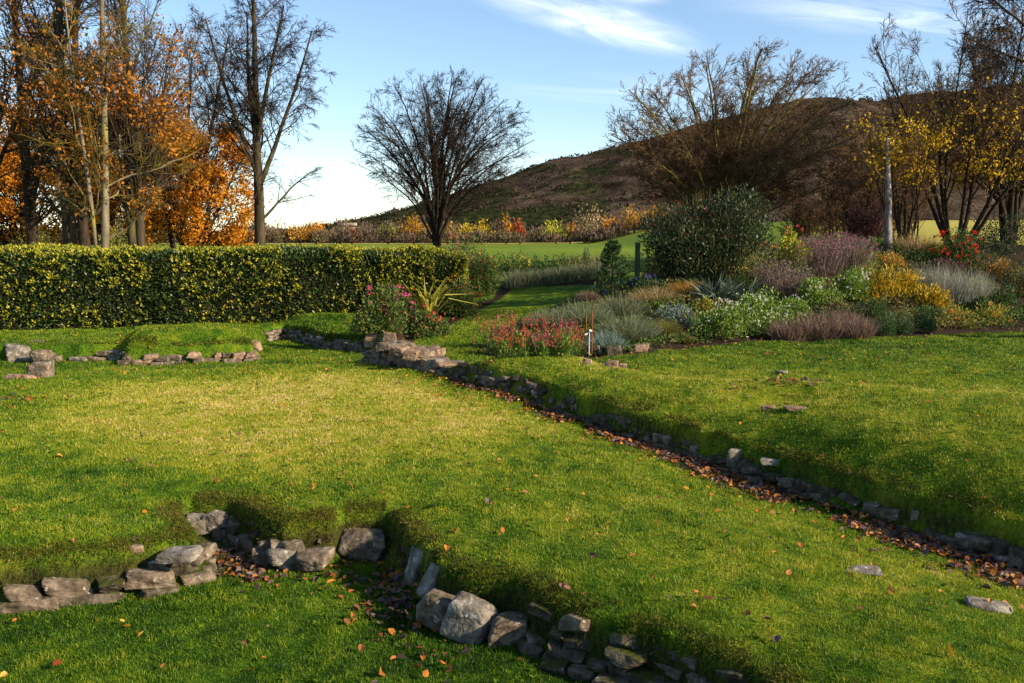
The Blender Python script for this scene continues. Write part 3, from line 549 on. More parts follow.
bx, by = rng.uniform(-9, 8, 500), rng.normal(17, 1.8, 500); X = np.concatenate([X, e[:, 0], bx]); Y = np.concatenate([Y, e[:, 1], by])
V, F, v = fallen(X, Y, .05, .03); g = obj('scattered_leaves', mesh('scattered_leaves', V, F, v), M['bright_leaf']); g['kind'] = 'stuff'

# ------------------------------------------------------------------ plants: generators
def lump_points(n, rx, ry, h, lumps=9, seed_r=None, shell=.45):
    """ points spread through an uneven dome of several lobes standing on z = 0; also the outward direction """
    c = randdir(lumps); c[:, 2] = np.abs(c[:, 2]); c = c * rng.uniform(.35, .72, (lumps, 1)); r = rng.uniform(.30, .50, lumps); c = np.vstack([c, [[0, 0, .35]]]); r = np.append(r, .55)
    m = int(n * 1.6); i = rng.integers(0, len(c), m); d = randdir(m); p = c[i] + d * (r[i] * (shell + (1 - shell) * rng.random(m)) ** .8)[:, None]
    p = p[p[:, 2] > .02][:n]; o = unit(p + [0, 0, .15]); return p * [rx, ry, h], o
def foliage(n, rx, ry, h, leaf, lumps=9, up=.4, vmix=.6, wide=.55, shell=.45):
    P, o = lump_points(n, rx, ry, h, lumps, shell=shell); n = len(P); d = o + rng.normal(0, .55, (n, 3)) + [0, 0, up]
    v = np.clip(vmix * fbm(P[:, 0] / max(rx, .1) * 3 + P[:, 2] / max(h, .1) * 2, P[:, 1] / max(ry, .1) * 3, 1.3, 3, 2) + (1 - vmix) * rng.random(n) + rng.normal(0, .1, n), 0, 1)
    Ls = leaf * rng.uniform(.6, 1.3, n); return leaf_geo(P, d, rng.normal(size=(n, 3)), Ls, Ls * wide, v)
def flower_heads(n, rx, ry, h, size, petals=6, lumps=9, top=.3):
    P, o = lump_points(n * 4, rx * 1.04, ry * 1.04, h * 1.04, lumps, shell=.9); k = np.argsort(-(P[:, 2] / h + rng.random(len(P)) * .9 - P[:, 1] / ry * .4))[:n]; P, o = P[k], o[k]; m = len(P)
    C = np.repeat(P, petals, 0); d = randdir(m * petals); s = size * rng.uniform(.7, 1.2, m * petals); return leaf_geo(C + d * .01, d + np.repeat(o, petals, 0) * .6, rng.normal(size=C.shape), s, s * .8, np.clip(np.repeat(rng.random(m), petals) + rng.normal(0, .1, m * petals), 0, 1))
def woody(n, rx, ry, h, r=.006):
    a = rng.random(n) * 6.283; d = np.column_stack([np.cos(a) * rx, np.sin(a) * ry, np.full(n, h)]) * rng.uniform(.35, .8, (n, 1)); b = d * [.12, .12, 0] + [0, 0, -.03]
    P = np.stack([b, b + (d - b) * [.4, .4, .55], d], 1); return tube_geo(P, np.array([[r, r * .7, r * .4]]).repeat(n, 0), 4, rng.random(n))
def stalks(n, rx, ry, h, w, spread=.5, bend=.3, down=.1, vtop=None, lo=.6):
    a = rng.random(n) * 6.283; q = np.sqrt(rng.random(n)); x, y = np.cos(a) * q, np.sin(a) * q; b = np.column_stack([x * rx * (1 - .3 * spread), y * ry * (1 - .3 * spread), np.zeros(n) - .02])
    d = np.column_stack([x * spread, y * spread, np.ones(n)]) + rng.normal(0, .12, (n, 3)); L_ = h * rng.uniform(lo, 1.08, n) * (1 - .25 * q ** 2); v = np.clip(.5 * rng.random(n) + .5 * fbm(x * 3, y * 3, 1.5, 2, 3), 0, 1)
    return blade_geo(b, d, L_, w, v, bend, down), b + unit(d) * L_[:, None]
PAL = {
 'green': [(.018, .042, .012), (.045, .093, .021), (.098, .158, .033)], 'dark': [(.010, .021, .008), (.021, .039, .013), (.044, .068, .021)],
 'bright': [(.050, .105, .012), (.14, .235, .028), (.29, .36, .055)], 'lime': [(.130, .195, .013), (.338, .364, .019), (.546, .468, .026)],
 'sage': [(.055, .072, .034), (.14, .165, .085), (.31, .31, .18)], 'silver': [(.12, .12, .09), (.25, .25, .19), (.42, .42, .34)], 'bluegrey': [(.067, .104, .084), (.143, .202, .168), (.252, .319, .269)],
 'heather': [(.072, .046, .034), (.168, .106, .077), (.300, .198, .150)], 'seed': [(.062, .041, .036), (.152, .103, .094), (.276, .193, .179)], 'straw': [(.16, .11, .05), (.30, .21, .09), (.42, .31, .15)],
 'gold': [(.12, .13, .010), (.40, .28, .014), (.60, .40, .02)], 'rust': [(.180, .082, .022), (.396, .198, .026), (.540, .306, .054)], 'mixed': [(.036, .090, .018), (.126, .198, .036), (.360, .288, .036), (.612, .234, .036)],
 'rosy': [(.024, .050, .014), (.065, .115, .024), (.13, .17, .035), (.24, .10, .045)], 'olive': [(.059, .064, .017), (.143, .143, .030), (.252, .218, .050)], 'bronze': [(.030, .033, .015), (.075, .072, .027), (.195, .128, .038)], 'maroon': [(.042, .019, .017), (.090, .036, .034), (.144, .060, .048)]}
for k_, c_ in PAL.items(): M['leaf_' + k_] = leaf_mat(k_ + '_leaves', c_, .28, .55, .25)
FL = {'pink': [(.45, .03, .12), (.62, .10, .22)], 'magenta': [(.55, .01, .20), (.70, .05, .30)], 'coral': [(.38, .03, .025), (.56, .09, .05)], 'rose': [(.40, .020, .05), (.56, .06, .11)], 'berry': [(.22, .02, .01), (.34, .07, .015)], 'white': [(.62, .55, .52), (.80, .72, .72)], 'red': [(.40, .012, .008), (.62, .03, .012)],
      'yellow': [(.60, .40, .01), (.80, .55, .02)], 'orange': [(.55, .16, .01), (.68, .26, .02)], 'blue': [(.10, .10, .45), (.2, .18, .6)]}
for k_, c_ in FL.items(): M['flower_' + k_] = leaf_mat(k_ + '_petals', c_, .3, .6, .2)
M['leaf_pine'] = leaf_mat('pine_needles', [(.020, .045, .014), (.045, .095, .022), (.09, .16, .04)], .2, .5, .3)
M['leaf_strap'] = leaf_mat('grey_green_strap_leaf', [(.030, .052, .034), (.065, .10, .062), (.13, .18, .11)], .25, .45, .35)
M['stem'] = leaf_mat('shrub_stems', [(.025, .018, .010), (.07, .05, .03)], 0, .9, .1)
def part(name, geo, mat, parent): return obj(name, mesh(name, *geo), M[mat], parent)
def foot(x, y, w, h, deep):
    p = hit(x, y); s = p[1] / FPX; rx, ry, hh = w * s / 2 * 1.18, w * s / 2 * deep, h * s * 1.18; q = np.array([p[0] , p[1] + ry * .55, 0]); q[2] = float(H(q[0], q[1])); hh = max(hh - max(q[2] - p[2], 0) * .75, .3 * hh); return q, rx, ry, hh
def bush(name, label, cat, x, y, w, h, n, leaf, pal, fl=None, group=None, deep=.8, lumps=9, up=.4, stems=12, wide=.55, extra=None):
    q, rx, ry, hh = foot(x, y, w, h, deep); t = thing(name, label, cat, q, group)
    part('foliage', foliage(n, rx, ry, hh, leaf, lumps, up, wide=wide), 'leaf_' + pal, t)
    if stems: part('stems', woody(stems, rx, ry, hh), 'stem', t)
    for f in (fl or []): part('blossom', flower_heads(f[1], rx, ry, hh, f[2]), 'flower_' + f[0], t)
    return t
def stalk_plant(name, label, cat, x, y, w, h, n, bw, pal, group=None, deep=.7, spread=.5, bend=.3, down=.1, under=None, heads=None, lo=.6):
    q, rx, ry, hh = foot(x, y, w, h, deep); t = thing(name, label, cat, q, group); g, tips = stalks(n, rx, ry, hh, bw, spread, bend, down, lo=lo)
    part('stalks', g, 'leaf_' + pal, t)
    if under: part('foliage', foliage(under[1], rx * .95, ry * .95, hh * under[2], under[3], 8), 'leaf_' + under[0], t)
    for f in (heads or []):                # f: material, share of stalks, petal size, petals, spike length
        k = np.nonzero(rng.random(n) < f[1])[0]; pt = np.repeat(tips[k], f[3], 0); pt[:, 2] -= rng.random(len(pt)) * f[4]; pt = pt + rng.normal(0, f[2] * .35, pt.shape)
        s_ = f[2] * rng.uniform(.7, 1.2, len(pt)); part('blossom', leaf_geo(pt, randdir(len(pt)) + [0, 0, .3], rng.normal(size=pt.shape), s_, s_ * .7, rng.random(len(pt))), f[0], t)
    return t

# ------------------------------------------------------------------ the clipped hedge
HX0, HX1, HY0, HY1, HT = -19.0, -1.35, 20.1, 21.6, 2.04
def hshear(P): P = np.array(P); P[..., 1] += .40 * (P[..., 0] + 11.7); return P
def hedge_points(n):
    """ points in the leafy skin of the hedge: front face, top and right end with a rounded, slightly uneven profile """
    kind = rng.random(n); u = rng.random(n); w = rng.random(n); X = HX0 + (HX1 - HX0) * u; Y = np.full(n, HY0); Z = .12 + (HT - .12) * w; o = np.tile([0, -1., .25], (n, 1))
    a = kind > .60; Y[a] = HY0 + (HY1 - HY0) * w[a]; Z[a] = HT; o[a] = [0, -.2, 1]; b = kind > .95; X[b] = HX1; Y[b] = HY0 + (HY1 - HY0) * u[b]; Z[b] = .12 + (HT - .12) * w[b]; o[b] = [1, 0, .2]
    c = sstep(HT - .35, HT, Z) * (~a); Y = Y + .16 * c * c + (a & ~b) * 0; Z = Z - .08 * sstep(HY0 + .25, HY0, Y) * a
    bul = .42 * (fbm(X * 1.0, Z * 1.2 + Y * .5, 1.1, 4, 1) - .5); Y = Y - bul * (~a); Z = Z + (.26 * (fbm(X, Y, 1.5, 5, 6) - .5)) * (a & ~b); endr = sstep(HX1 - 1.2, HX1, X); Z = Z - .22 * endr * (Z / HT) ** 2
    base = H(X, HY0 + .4 * (X + 11.7)) - .15; Z = Z + base * (1 - Z / HT)
    return hshear(np.column_stack([X, Y, Z])), unit(o), a & ~b
hd = thing('hedge', 'long clipped dark green hedge flecked with yellow leaves, behind the lawn', 'hedge', (-6, 23.1, .15)); hl = np.array([-6, 23.1, .15])
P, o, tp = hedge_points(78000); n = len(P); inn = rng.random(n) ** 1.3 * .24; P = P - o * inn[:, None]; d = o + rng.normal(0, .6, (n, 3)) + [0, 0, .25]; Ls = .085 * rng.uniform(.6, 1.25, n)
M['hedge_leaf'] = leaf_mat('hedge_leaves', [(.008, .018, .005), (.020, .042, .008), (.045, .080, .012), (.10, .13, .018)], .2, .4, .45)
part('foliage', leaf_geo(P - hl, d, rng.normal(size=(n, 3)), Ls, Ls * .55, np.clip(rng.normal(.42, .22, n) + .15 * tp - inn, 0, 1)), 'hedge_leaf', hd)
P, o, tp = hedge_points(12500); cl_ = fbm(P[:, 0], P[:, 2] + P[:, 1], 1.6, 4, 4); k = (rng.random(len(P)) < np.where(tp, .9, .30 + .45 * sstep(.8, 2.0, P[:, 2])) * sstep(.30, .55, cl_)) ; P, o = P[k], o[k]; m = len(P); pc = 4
C = np.repeat(P + o * .02, pc, 0) + rng.normal(0, .022, (m * pc, 3)); d = np.repeat(o, pc, 0) + rng.normal(0, .7, (m * pc, 3)) + [0, 0, .3]; Ls = .075 * rng.uniform(.6, 1.2, m * pc)
M['hedge_yellow'] = leaf_mat('yellow_hedge_leaves', [(.12, .15, .012), (.26, .26, .015), (.42, .36, .025)], .25, .45, .3)
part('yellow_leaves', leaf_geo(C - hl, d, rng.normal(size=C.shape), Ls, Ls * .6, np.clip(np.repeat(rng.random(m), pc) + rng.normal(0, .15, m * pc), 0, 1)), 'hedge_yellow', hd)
xs = np.linspace(HX0, HX1 - .15, 60); yz = [(HY0 + .24, .0), (HY0 + .24, 1.7), (HY0 + .5, HT - .22), (HY1 - .2, HT - .22), (HY1 - .2, 0)]
V = np.array([[[x, y, z * (1 if i < 57 else .9)] for y, z in yz] for i, x in enumerate(xs)]); V = hshear(V) - hl; obj('branches', mesh('branches', V, np.concatenate([grid_faces(60, 5), [[295, 296, 297, 298], [295, 298, 299, 299]][:1]])), M['bark_dark'], hd)  # solid dark core blocking the view through the hedge, in place of branches

# ------------------------------------------------------------------ flower beds
B = bush; S = stalk_plant
roses = [(380, 337, 60, 44, 'pink', 'low rose bush with pink blooms nearest the hedge foot and stone wall'), (424, 338, 58, 22, 'coral', 'rose bush in front of the striped strap-leaved plant, few coral blooms'), (392, 318, 50, 28, 'magenta', 'rose bush with magenta blooms between hedge and striped plant'),
         (458, 318, 40, 38, 'coral', 'dark rose bush at the left edge of the grass path, reddish tips'), (450, 296, 60, 44, 'pink', 'taller rose bush behind the striped plant, pink hips and blooms'), (478, 298, 36, 36, 'coral', 'rose bush leaning over the grass path near its bend'),
         (462, 276, 50, 32, 'pink', 'rose bush at the right end of the hedge with big pink blooms on top'), (490, 285, 28, 26, 'orange', 'last small rose bush on the left bed where the path turns')]
for (x, y, w, h, f, lb) in roses: B('rose_bush', lb, 'rose bush', x, y, w, h * 1.1, 3000, .075, 'rosy', [(f, 24, .045), ('coral', 16, .032)], 'rose bushes along the hedge', .55, 8)
for i_, (x, y, hgt) in enumerate(((455, 247, 1), (463, 252, .8))):
    pass
q = hit(428, 319); t = thing('strap_leaved_plant', 'yellow striped strap-leaved plant arching among the rose bushes', 'plant', q); n = 90; a = rng.random(n) * 6.283; d = np.column_stack([np.cos(a), np.sin(a), rng.uniform(1.0, 4.5, n)])
M['striped_leaf'] = leaf_mat('striped_strap_leaf', [(.16, .20, .02), (.46, .42, .06), (.62, .52, .10)], .3, .4, .4)
part('leaves', blade_geo(np.column_stack([np.cos(a) * .08, np.sin(a) * .08, np.zeros(n)]), d, rng.uniform(.95, 1.5, n), .075, rng.random(n), .3, .45), 'striped_leaf', t)
# grey lavender row, box hedge, yellow flowers
q = hit(556, 285); t = thing('lavender_hedge', 'grey-green lavender row across the top of the grass path', 'lavender', q)
parts = []; und = []
for i_ in range(11):
    g, _ = stalks(420, .36, .32, .62, .012, .5, .3, .05); off = np.array([-1.30 + i_ * .27, rng.normal(.25, .06), float(H(q[0] - 1.3 + i_ * .27, q[1] + .25)) - q[2]]); parts.append((g[0] + off, g[1], g[2])); g2 = foliage(260, .32, .3, .5, .05); und.append((g2[0] + off, g2[1], g2[2]))
part('stalks', cat_geo(parts), 'leaf_sage', t); part('foliage', cat_geo(und), 'leaf_seed', t)
q = dp(565, 262, 29); q[2] = float(H(q[0], q[1])); t = thing('hedge', 'low dark green box hedge between the lavender row and the green field', 'hedge', q); parts = []
for i_ in range(22):
    g = foliage(600, .28, .3, .98 + rng.normal(0, .06), .06, 8); parts.append((g[0] + [-2.9 + i_ * .28, 0, 0], g[1], g[2]))
part('foliage', cat_geo(parts), 'leaf_green', t)
S('yellow_flower', 'clump of bright yellow flowers in front of the lavender row', 'flowers', 520, 275, 22, 17, 70, .012, 'green', None, .7, .6, heads=[('flower_yellow', .8, .05, 5, .06)])
S('grass_clump', 'buff grass clump behind the lavender row beside the young pine', 'ornamental grass', 586, 275, 44, 22, 420, .012, 'straw', under=('olive', 300, .6, .05))
# young pine, post
q = hit(612, 294); t = thing('young_pine', 'small dark green young pine beside the green post', 'pine', q); hh = 60 / FPX * q[1]
P, d_ = [], []
for k_ in range(90):
    z = rng.uniform(.08, 1) * hh; r = .58 * (1.02 - z / hh) ** .8 + .05; a = rng.random() * 6.283; L_ = r * rng.uniform(.6, 1.1); e = np.array([math.cos(a) * L_, math.sin(a) * L_, L_ * .45]); m = 46; u = rng.uniform(.25, 1, m)[:, None]
    P.append(np.array([0, 0, z * .85]) + e * u); d_.append(unit(e)[None] * .9 + rng.normal(0, .6, (m, 3)))
P = np.concatenate(P); d_ = np.concatenate(d_); part('crown', leaf_geo(P, d_, rng.normal(size=P.shape), .10, .022, np.clip(rng.normal(.45, .25, len(P)), 0, 1)), 'leaf_pine', t)
part('trunk', tube_geo(np.array([[[0, 0, -.05], [.01, 0, hh * .5], [0, 0, hh * .95]]]), np.array([[.035, .025, .008]]), 8), 'stem', t)
def box_bm(sx, sy, sz, bev=.006):
    b = bmesh.new(); bmesh.ops.create_cube(b, size=1); bmesh.ops.scale(b, vec=(sx, sy, sz), verts=b.verts); bmesh.ops.translate(b, vec=(0, 0, sz / 2), verts=b.verts); bmesh.ops.bevel(b, geom=b.edges[:], offset=bev, segments=2, affect='EDGES'); me = bpy.data.meshes.new('m'); b.to_mesh(me); b.free(); return me
q = hit(637, 288); M['post'] = noise_mat('dark_green_paint', [(.4, (.003, .011, .008)), (.7, (.006, .018, .013))], 8, .5, .1)
t = thing('post', 'dark green square post between the young pine and the berry shrub', 'post', q); hh = 44 / FPX * q[1]; obj('shaft', box_bm(.13, .13, hh), M['post'], t); c = obj('cap', box_bm(.15, .15, .035), M['post'], t); c.location.z = hh + .002
# pink flower spikes
k_ = 0
for row, (yb, xs_) in enumerate(((357, range(494, 590, 12)), (350, range(490, 586, 12)))):
    for x in xs_:
        S('flower_spike_plant', 'leafy plant with pink flower spikes in the block left of the rusty canes', 'flowering plant', x + rng.uniform(-2, 2), yb + rng.uniform(-1, 1), 17, 30 + rng.uniform(-3, 5), 26, .011, 'green', 'pink flower spikes left of the rusty canes', .9, .25, .1, 0, ('bright', 190, .66, .06), [('flower_' + ('rose', 'coral', 'coral', 'rose', 'pink')[k_ % 5], .6, .028, 12, .16)]); k_ += 1
# rusty canes and the white label
M['rust'] = noise_mat('rusty_steel', [(.35, (.16, .055, .015)), (.65, (.36, .13, .03))], 30, .8, .2); M['white_plastic'] = noise_mat('white_label', [(.4, (.62, .62, .6)), (.7, (.75, .75, .74))], 20, .5, .05)
for (x, y0_, h, lb) in ((586, 357, 41, 'shorter rusty cane behind the pink flower spikes'), (592, 357, 47, 'taller rusty cane right of the white plant label')):
    p = hit(x, y0_); hh = h / FPX * p[1]; o = obj('cane', mesh('cane', *tube_geo(np.array([[[0, 0, -.1], [.003, 0, hh * .5], [-.002, .004, hh]]]), np.full((1, 3), .0075), 8)), M['rust'], loc=[float(c) for c in p]); tag(o, lb, 'cane')
p = hit(589, 357); t = thing('plant_label', 'white plant label on a thin stake between the two rusty canes', 'plant label', p); obj('stake', mesh('stake', *tube_geo(np.array([[[0, 0, -.05], [0, 0, .2], [0, 0, .5]]]), np.full((1, 3), .007), 8)), M['white_plastic'], t)
for (dx_, dz_, r_) in ((.02, .5, .4), (-.05, .43, -.5)):
    o = obj('tag', box_bm(.055, .006, .035, .002), M['white_plastic'], t); o.location = (dx_, -.012, dz_); o.rotation_euler = (-.3, r_, 0)
# sage, lavender and heather cushions right of the path
for (x, y, w, h, pal, up_, lb) in ((552, 331, 48, 24, 'sage', 'sage', 'pale grey-green lavender cushion behind the pink flower spikes, left part'), (582, 328, 52, 28, 'sage', 'sage', 'grey-green lavender cushion behind the pink spikes, next to the canes'), (622, 320, 50, 26, 'sage', 'olive', 'buff-topped sage cushion above the right end of the pink spikes'),
                           (628, 344, 58, 32, 'sage', 'sage', 'grey sage cushion above the round grey boulder'), (588, 303, 18, 13, 'heather', 'maroon', 'small dark brown cushion at the upper edge of the grass path'), (606, 352, 30, 22, 'bluegrey', 'dark', 'dark blue-green cushion right of the rusty canes'), (655, 308, 50, 22, 'straw', 'olive', 'straw-tinted grassy cushion below the green post'),
                           (690, 298, 44, 18, 'rust', 'rust', 'rust-orange low plant left of the grey strap-leaved plant'), (664, 338, 30, 20, 'olive', 'mixed', 'small yellow-orange tinged plant above the buff boulder'), (682, 344, 26, 12, 'olive', 'green', 'low green tuft on the bed edge right of the buff boulder')):
    S('cushion_shrub', lb, 'shrub', x, y, w * .9, h * .92, 900, .011, pal, None, .85, 1.25, .3, .1, (up_, 800, .72, .045), lo=.8)
B('blue_leaved_plant', 'low blue-grey leafy plant left of the white-flowered bush', 'plant', 682, 330, 52, 22, 1500, .055, 'bluegrey')
for (x, y, w, h, n_, lb) in ((715, 306, 44, 34, 150, 'big grey-green strap-leaved plant in front of the berry shrub'), (742, 304, 34, 28, 100, 'smaller grey-green strap-leaved plant, right of the bigger one')):
    q = hit(x, y); s_ = q[1] / FPX; t = thing('strap_leaved_plant', lb, 'plant', q); a = rng.random(n_) * 6.283; d = np.column_stack([np.cos(a), np.sin(a), rng.uniform(.5, 2.4, n_)]); part('leaves', blade_geo(np.column_stack([np.cos(a) * .1, np.sin(a) * .1, np.zeros(n_)]), d, h * s_ * rng.uniform(.8, 1.25, n_), .034, rng.random(n_), .3, .3), 'leaf_strap', t)
# white-flowered green bushes
for (x, y, w, h, lb) in ((728, 342, 64, 38, 'bright green bush with white flowers at the bed front, left one'), (768, 338, 62, 38, 'bright green white-flowered bush behind the brown heather'), (752, 318, 50, 22, 'small white-flowered green bush behind the two front ones'), (826, 308, 54, 30, 'white-flowered green bush left of the yellow leafy clump'), (856, 304, 44, 34, 'white-flowered green bush touching the yellow leafy clump'), (796, 322, 40, 22, 'low green white-flowered bush between the two taller groups')):
    B('white_flowered_bush', lb, 'bush', x, y, w, h, 2100, .07, 'bright', [('white', 44, .032)], 'white-flowered green bushes', .8, 9, .5)
# brown heathers
for (x, y, w, h, lb) in ((792, 342, 36, 24, 'brown heather clump at the bed edge, right of the white-flowered bush'), (824, 341, 40, 30, 'tallest brown heather clump at the front of the bed'), (856, 339, 38, 24, 'brown heather clump left of the dark green balls'), (846, 328, 30, 18, 'pinkish brown heather behind the front clumps')):
    S('heather', lb, 'heather', x, y, w, h, 520, .011, 'heather', 'brown heathers at the bed edge', .7, .6, .3, .05, ('seed', 260, .75, .04))
for (x, y, w, h, lb) in ((890, 337, 30, 20, 'dark green round cushion at the bed edge, left of three'), (908, 336, 30, 21, 'dark green round cushion at the bed edge, middle of three'), (930, 334, 28, 20, 'dark green round cushion at the bed edge, right of three')):
    B('green_cushion', lb, 'shrub', x, y, w * .9, h, 2400, .04, 'pine', None, 'dark green cushions at the bed edge', .95, 3, .6, 8, .35)
for (x, y, w, h, lb) in ((875, 320, 56, 20, 'dark green spreading cover between heather and yellow clump'), (930, 322, 54, 14, 'dark green low cover below the yellow clump')):
    B('spreading_shrub', lb, 'shrub', x, y, w, h, 1200, .055, 'green', None, None, .7)
# yellow clump, silver grass, red flowers
for (x, y, w, h, lb) in ((885, 306, 50, 34, 'yellow-gold leafy clump, taller left part of the golden drift'), (912, 304, 50, 34, 'yellow-gold leafy clump in the middle of the golden drift'), (934, 312, 34, 26, 'orange-gold leafy clump at the right end of the golden drift')):
    q, rx, ry, hh = foot(x, y, w, h, .7); t = thing('golden_plant', lb, 'plant', q, 'golden autumn plants'); part('stems', woody(16, rx, ry, hh), 'stem', t); P, o = lump_points(900, rx, ry, hh, 9); d = o + [0, 0, .5] + rng.normal(0, .4, P.shape); Ls = .13 * rng.uniform(.6, 1.2, len(P)); part('foliage', leaf_geo(P, d, rng.normal(size=P.shape), Ls, Ls * .32, rng.random(len(P))), 'leaf_gold', t)
    part('orange_leaves', leaf_geo(P[:90] * .98, d[:90], rng.normal(size=(90, 3)), .11, .035, rng.random(90)), 'flower_orange', t)
S('silver_grass', 'pale silver feathery grass clump right of the golden plants', 'ornamental grass', 966, 306, 50, 34, 1000, .011, 'silver', None, .7, .35, .25, .05)
S('silver_grass', 'bluish silver grass clump behind the pale feathery one', 'ornamental grass', 938, 296, 34, 32, 560, .011, 'silver', None, .7, .5, .3, .05, ('bluegrey', 300, .6, .05))
B('red_flowered_bush', 'bush with scarlet red flowers below the bare multi-stemmed tree', 'bush', 962, 270, 58, 34, 2600, .075, 'green', [('red', 52, .075)])
S('straw_grass', 'tall straw-coloured grass left of the scarlet-flowered bush', 'ornamental grass', 920, 258, 34, 24, 520, .014, 'straw', None, .8, .4, .2, .1)
# purple-brown seed heads
for (x, y, w, h, lb) in ((785, 300, 44, 34, 'clump of purplish brown seed heads right of the yellow-green shrub'), (820, 276, 46, 34, 'tall purplish seed-head clump with pink tips, left half'), (852, 272, 46, 32, 'tall purplish seed-head clump with pink tips, right half'), (836, 258, 60, 22, 'reddish seed-head clump at the back of the bed')):
    S('seed_head_plant', lb, 'plant', x, y, w, h, 300, .014, 'seed', 'purplish seed-head plants', .8, .3, .15, 0, ('bronze', 420, .6, .06), [('leaf_seed', .9, .045, 5, .12)] + ([('flower_pink', .18, .035, 4, .06)] if y < 290 else []))
B('yellow_green_shrub', 'bright yellow-green shrub right of the dark berry shrub', 'shrub', 793, 272, 34, 36, 950, .11, 'lime', [('coral', 10, .06)], None, .9, 8)
B('olive_shrub', 'brownish green small-leaved shrub between berry shrub and yellow-green shrub', 'shrub', 762, 296, 60, 44, 2600, .055, 'olive', [('orange', 16, .035)], None, .8)
B('rust_plant', 'rusty orange-brown plant above the golden drift', 'plant', 892, 270, 44, 18, 900, .07, 'rust'); B('rust_plant', 'dull olive and rust plant left of the straw-coloured grass', 'plant', 866, 268, 34, 20, 800, .07, 'mixed')
B('low_green_plant', 'leafy green plants under the white-barked tree', 'plant', 884, 252, 56, 14, 900, .08, 'bright', None, None, .6); B('olive_shrub', 'dark olive bush between the red flowers and the silver grass', 'shrub', 990, 276, 46, 24, 1500, .06, 'bronze')
for (x, y, w, h, pal, lb) in ((960, 330, 44, 22, 'mixed', 'leafy patch with orange tints at the bed front, left of two'), (1000, 328, 46, 22, 'mixed', 'leafy patch with orange tints at the bed front near the edge'), (1010, 310, 40, 24, 'green', 'green leafy clump with a pink bloom at the right edge'), (985, 314, 34, 14, 'green', 'low green plant right of the silver grass foot')):
    B('leafy_plant', lb, 'plant', x, y, w, h, 1300, .06, pal, [('orange', 14, .04)] if pal == 'mixed' else [('pink', 5, .05)])
B('dark_conifer', 'dark blue-green rounded conifer at the right edge of the bed', 'conifer', 1020, 296, 36, 40, 2600, .06, 'dark', None, None, .9, 7, .9, 10, .25)
for (x, y, w, h, pal, lb) in ((990, 262, 56, 30, 'dark', 'low dark green shrub right of the scarlet flowers'), (1010, 256, 60, 46, 'dark', 'tall dark evergreen shrub below the right-hand trees'), (948, 276, 40, 16, 'maroon', 'low dark shrub between golden plants and scarlet flowers')):
    B('evergreen_shrub', lb, 'shrub', x, y, w, h, 2300, .075, pal)
for (x, y, w, h, pal, fl, lb) in ((1040, 322, 46, 26, 'bronze', None, 'dark bronze low shrub at the right end of the bed front'), (984, 298, 30, 20, 'bright', None, 'fresh green plant right of the silver grass'), (1006, 284, 34, 22, 'rust', None, 'rust-tinted plant left of the dark conifer'), (905, 288, 30, 16, 'bronze', None, 'dark low plant behind the golden drift'), (940, 262, 30, 18, 'mixed', [('yellow', 14, .05)], 'yellow-flecked plant left of the scarlet flowers'), (868, 288, 36, 22, 'mixed', None, 'green and rust plant between white-flowered bush and golden drift'), (830, 330, 30, 14, 'green', None, 'small dark green tuft behind the tallest heather'), (704, 320, 30, 20, 'mixed', None, 'small leafy plant left of the bright green bush'), (1035, 300, 40, 34, 'olive', None, 'olive shrub beyond the dark conifer')):
    B('mixed_plant', lb, 'plant', x, y, w, h, 1200, .065, pal, fl)
# big evergreen with berries
q = hit(718, 292); q = np.array([q[0], q[1] + 1.2, 0]); q[2] = float(H(q[0], q[1])); s_ = q[1] / FPX; hh = 2.3 + (240 - 188) * s_ - q[2]; t = thing('berry_shrub', 'large dense evergreen shrub speckled with red berries, centre of the bed', 'shrub', q); rx = 73 * s_
M['leaf_berry'] = leaf_mat('evergreen_leaves', [(.010, .018, .007), (.022, .040, .014), (.050, .070, .022), (.10, .10, .03)], .2, .45, .4)
part('foliage', foliage(30000, rx * 1.32, 1.6, hh * 1.06, .095, 10, .5, .5, .45, .35), 'leaf_berry', t); part('branches', woody(60, rx, 1.3, hh, .02), 'stem', t); part('berries', flower_heads(300, rx * 1.1, 1.5, hh, .032, 4, 10), 'flower_berry', t)
part('sprays', blade_geo(*(lambda Pq: (Pq[0], Pq[1] + [0, 0, 1.2], .42, .012, rng.random(len(Pq[0]))))(lump_points(700, rx * .92, 1.2, hh * .98, 16, shell=.9)), .4, .0), 'leaf_olive', t)
B('low_edge_plant', 'blue-flowered low plant between the green post and the berry shrub', 'plant', 652, 292, 36, 16, 700, .06, 'green', [('blue', 16, .035)]); B('low_edge_plant', 'blue-flowered low plant at the foot of the young pine', 'plant', 602, 298, 30, 12, 500, .06, 'green', [('blue', 12, .035), ('yellow', 6, .05)])
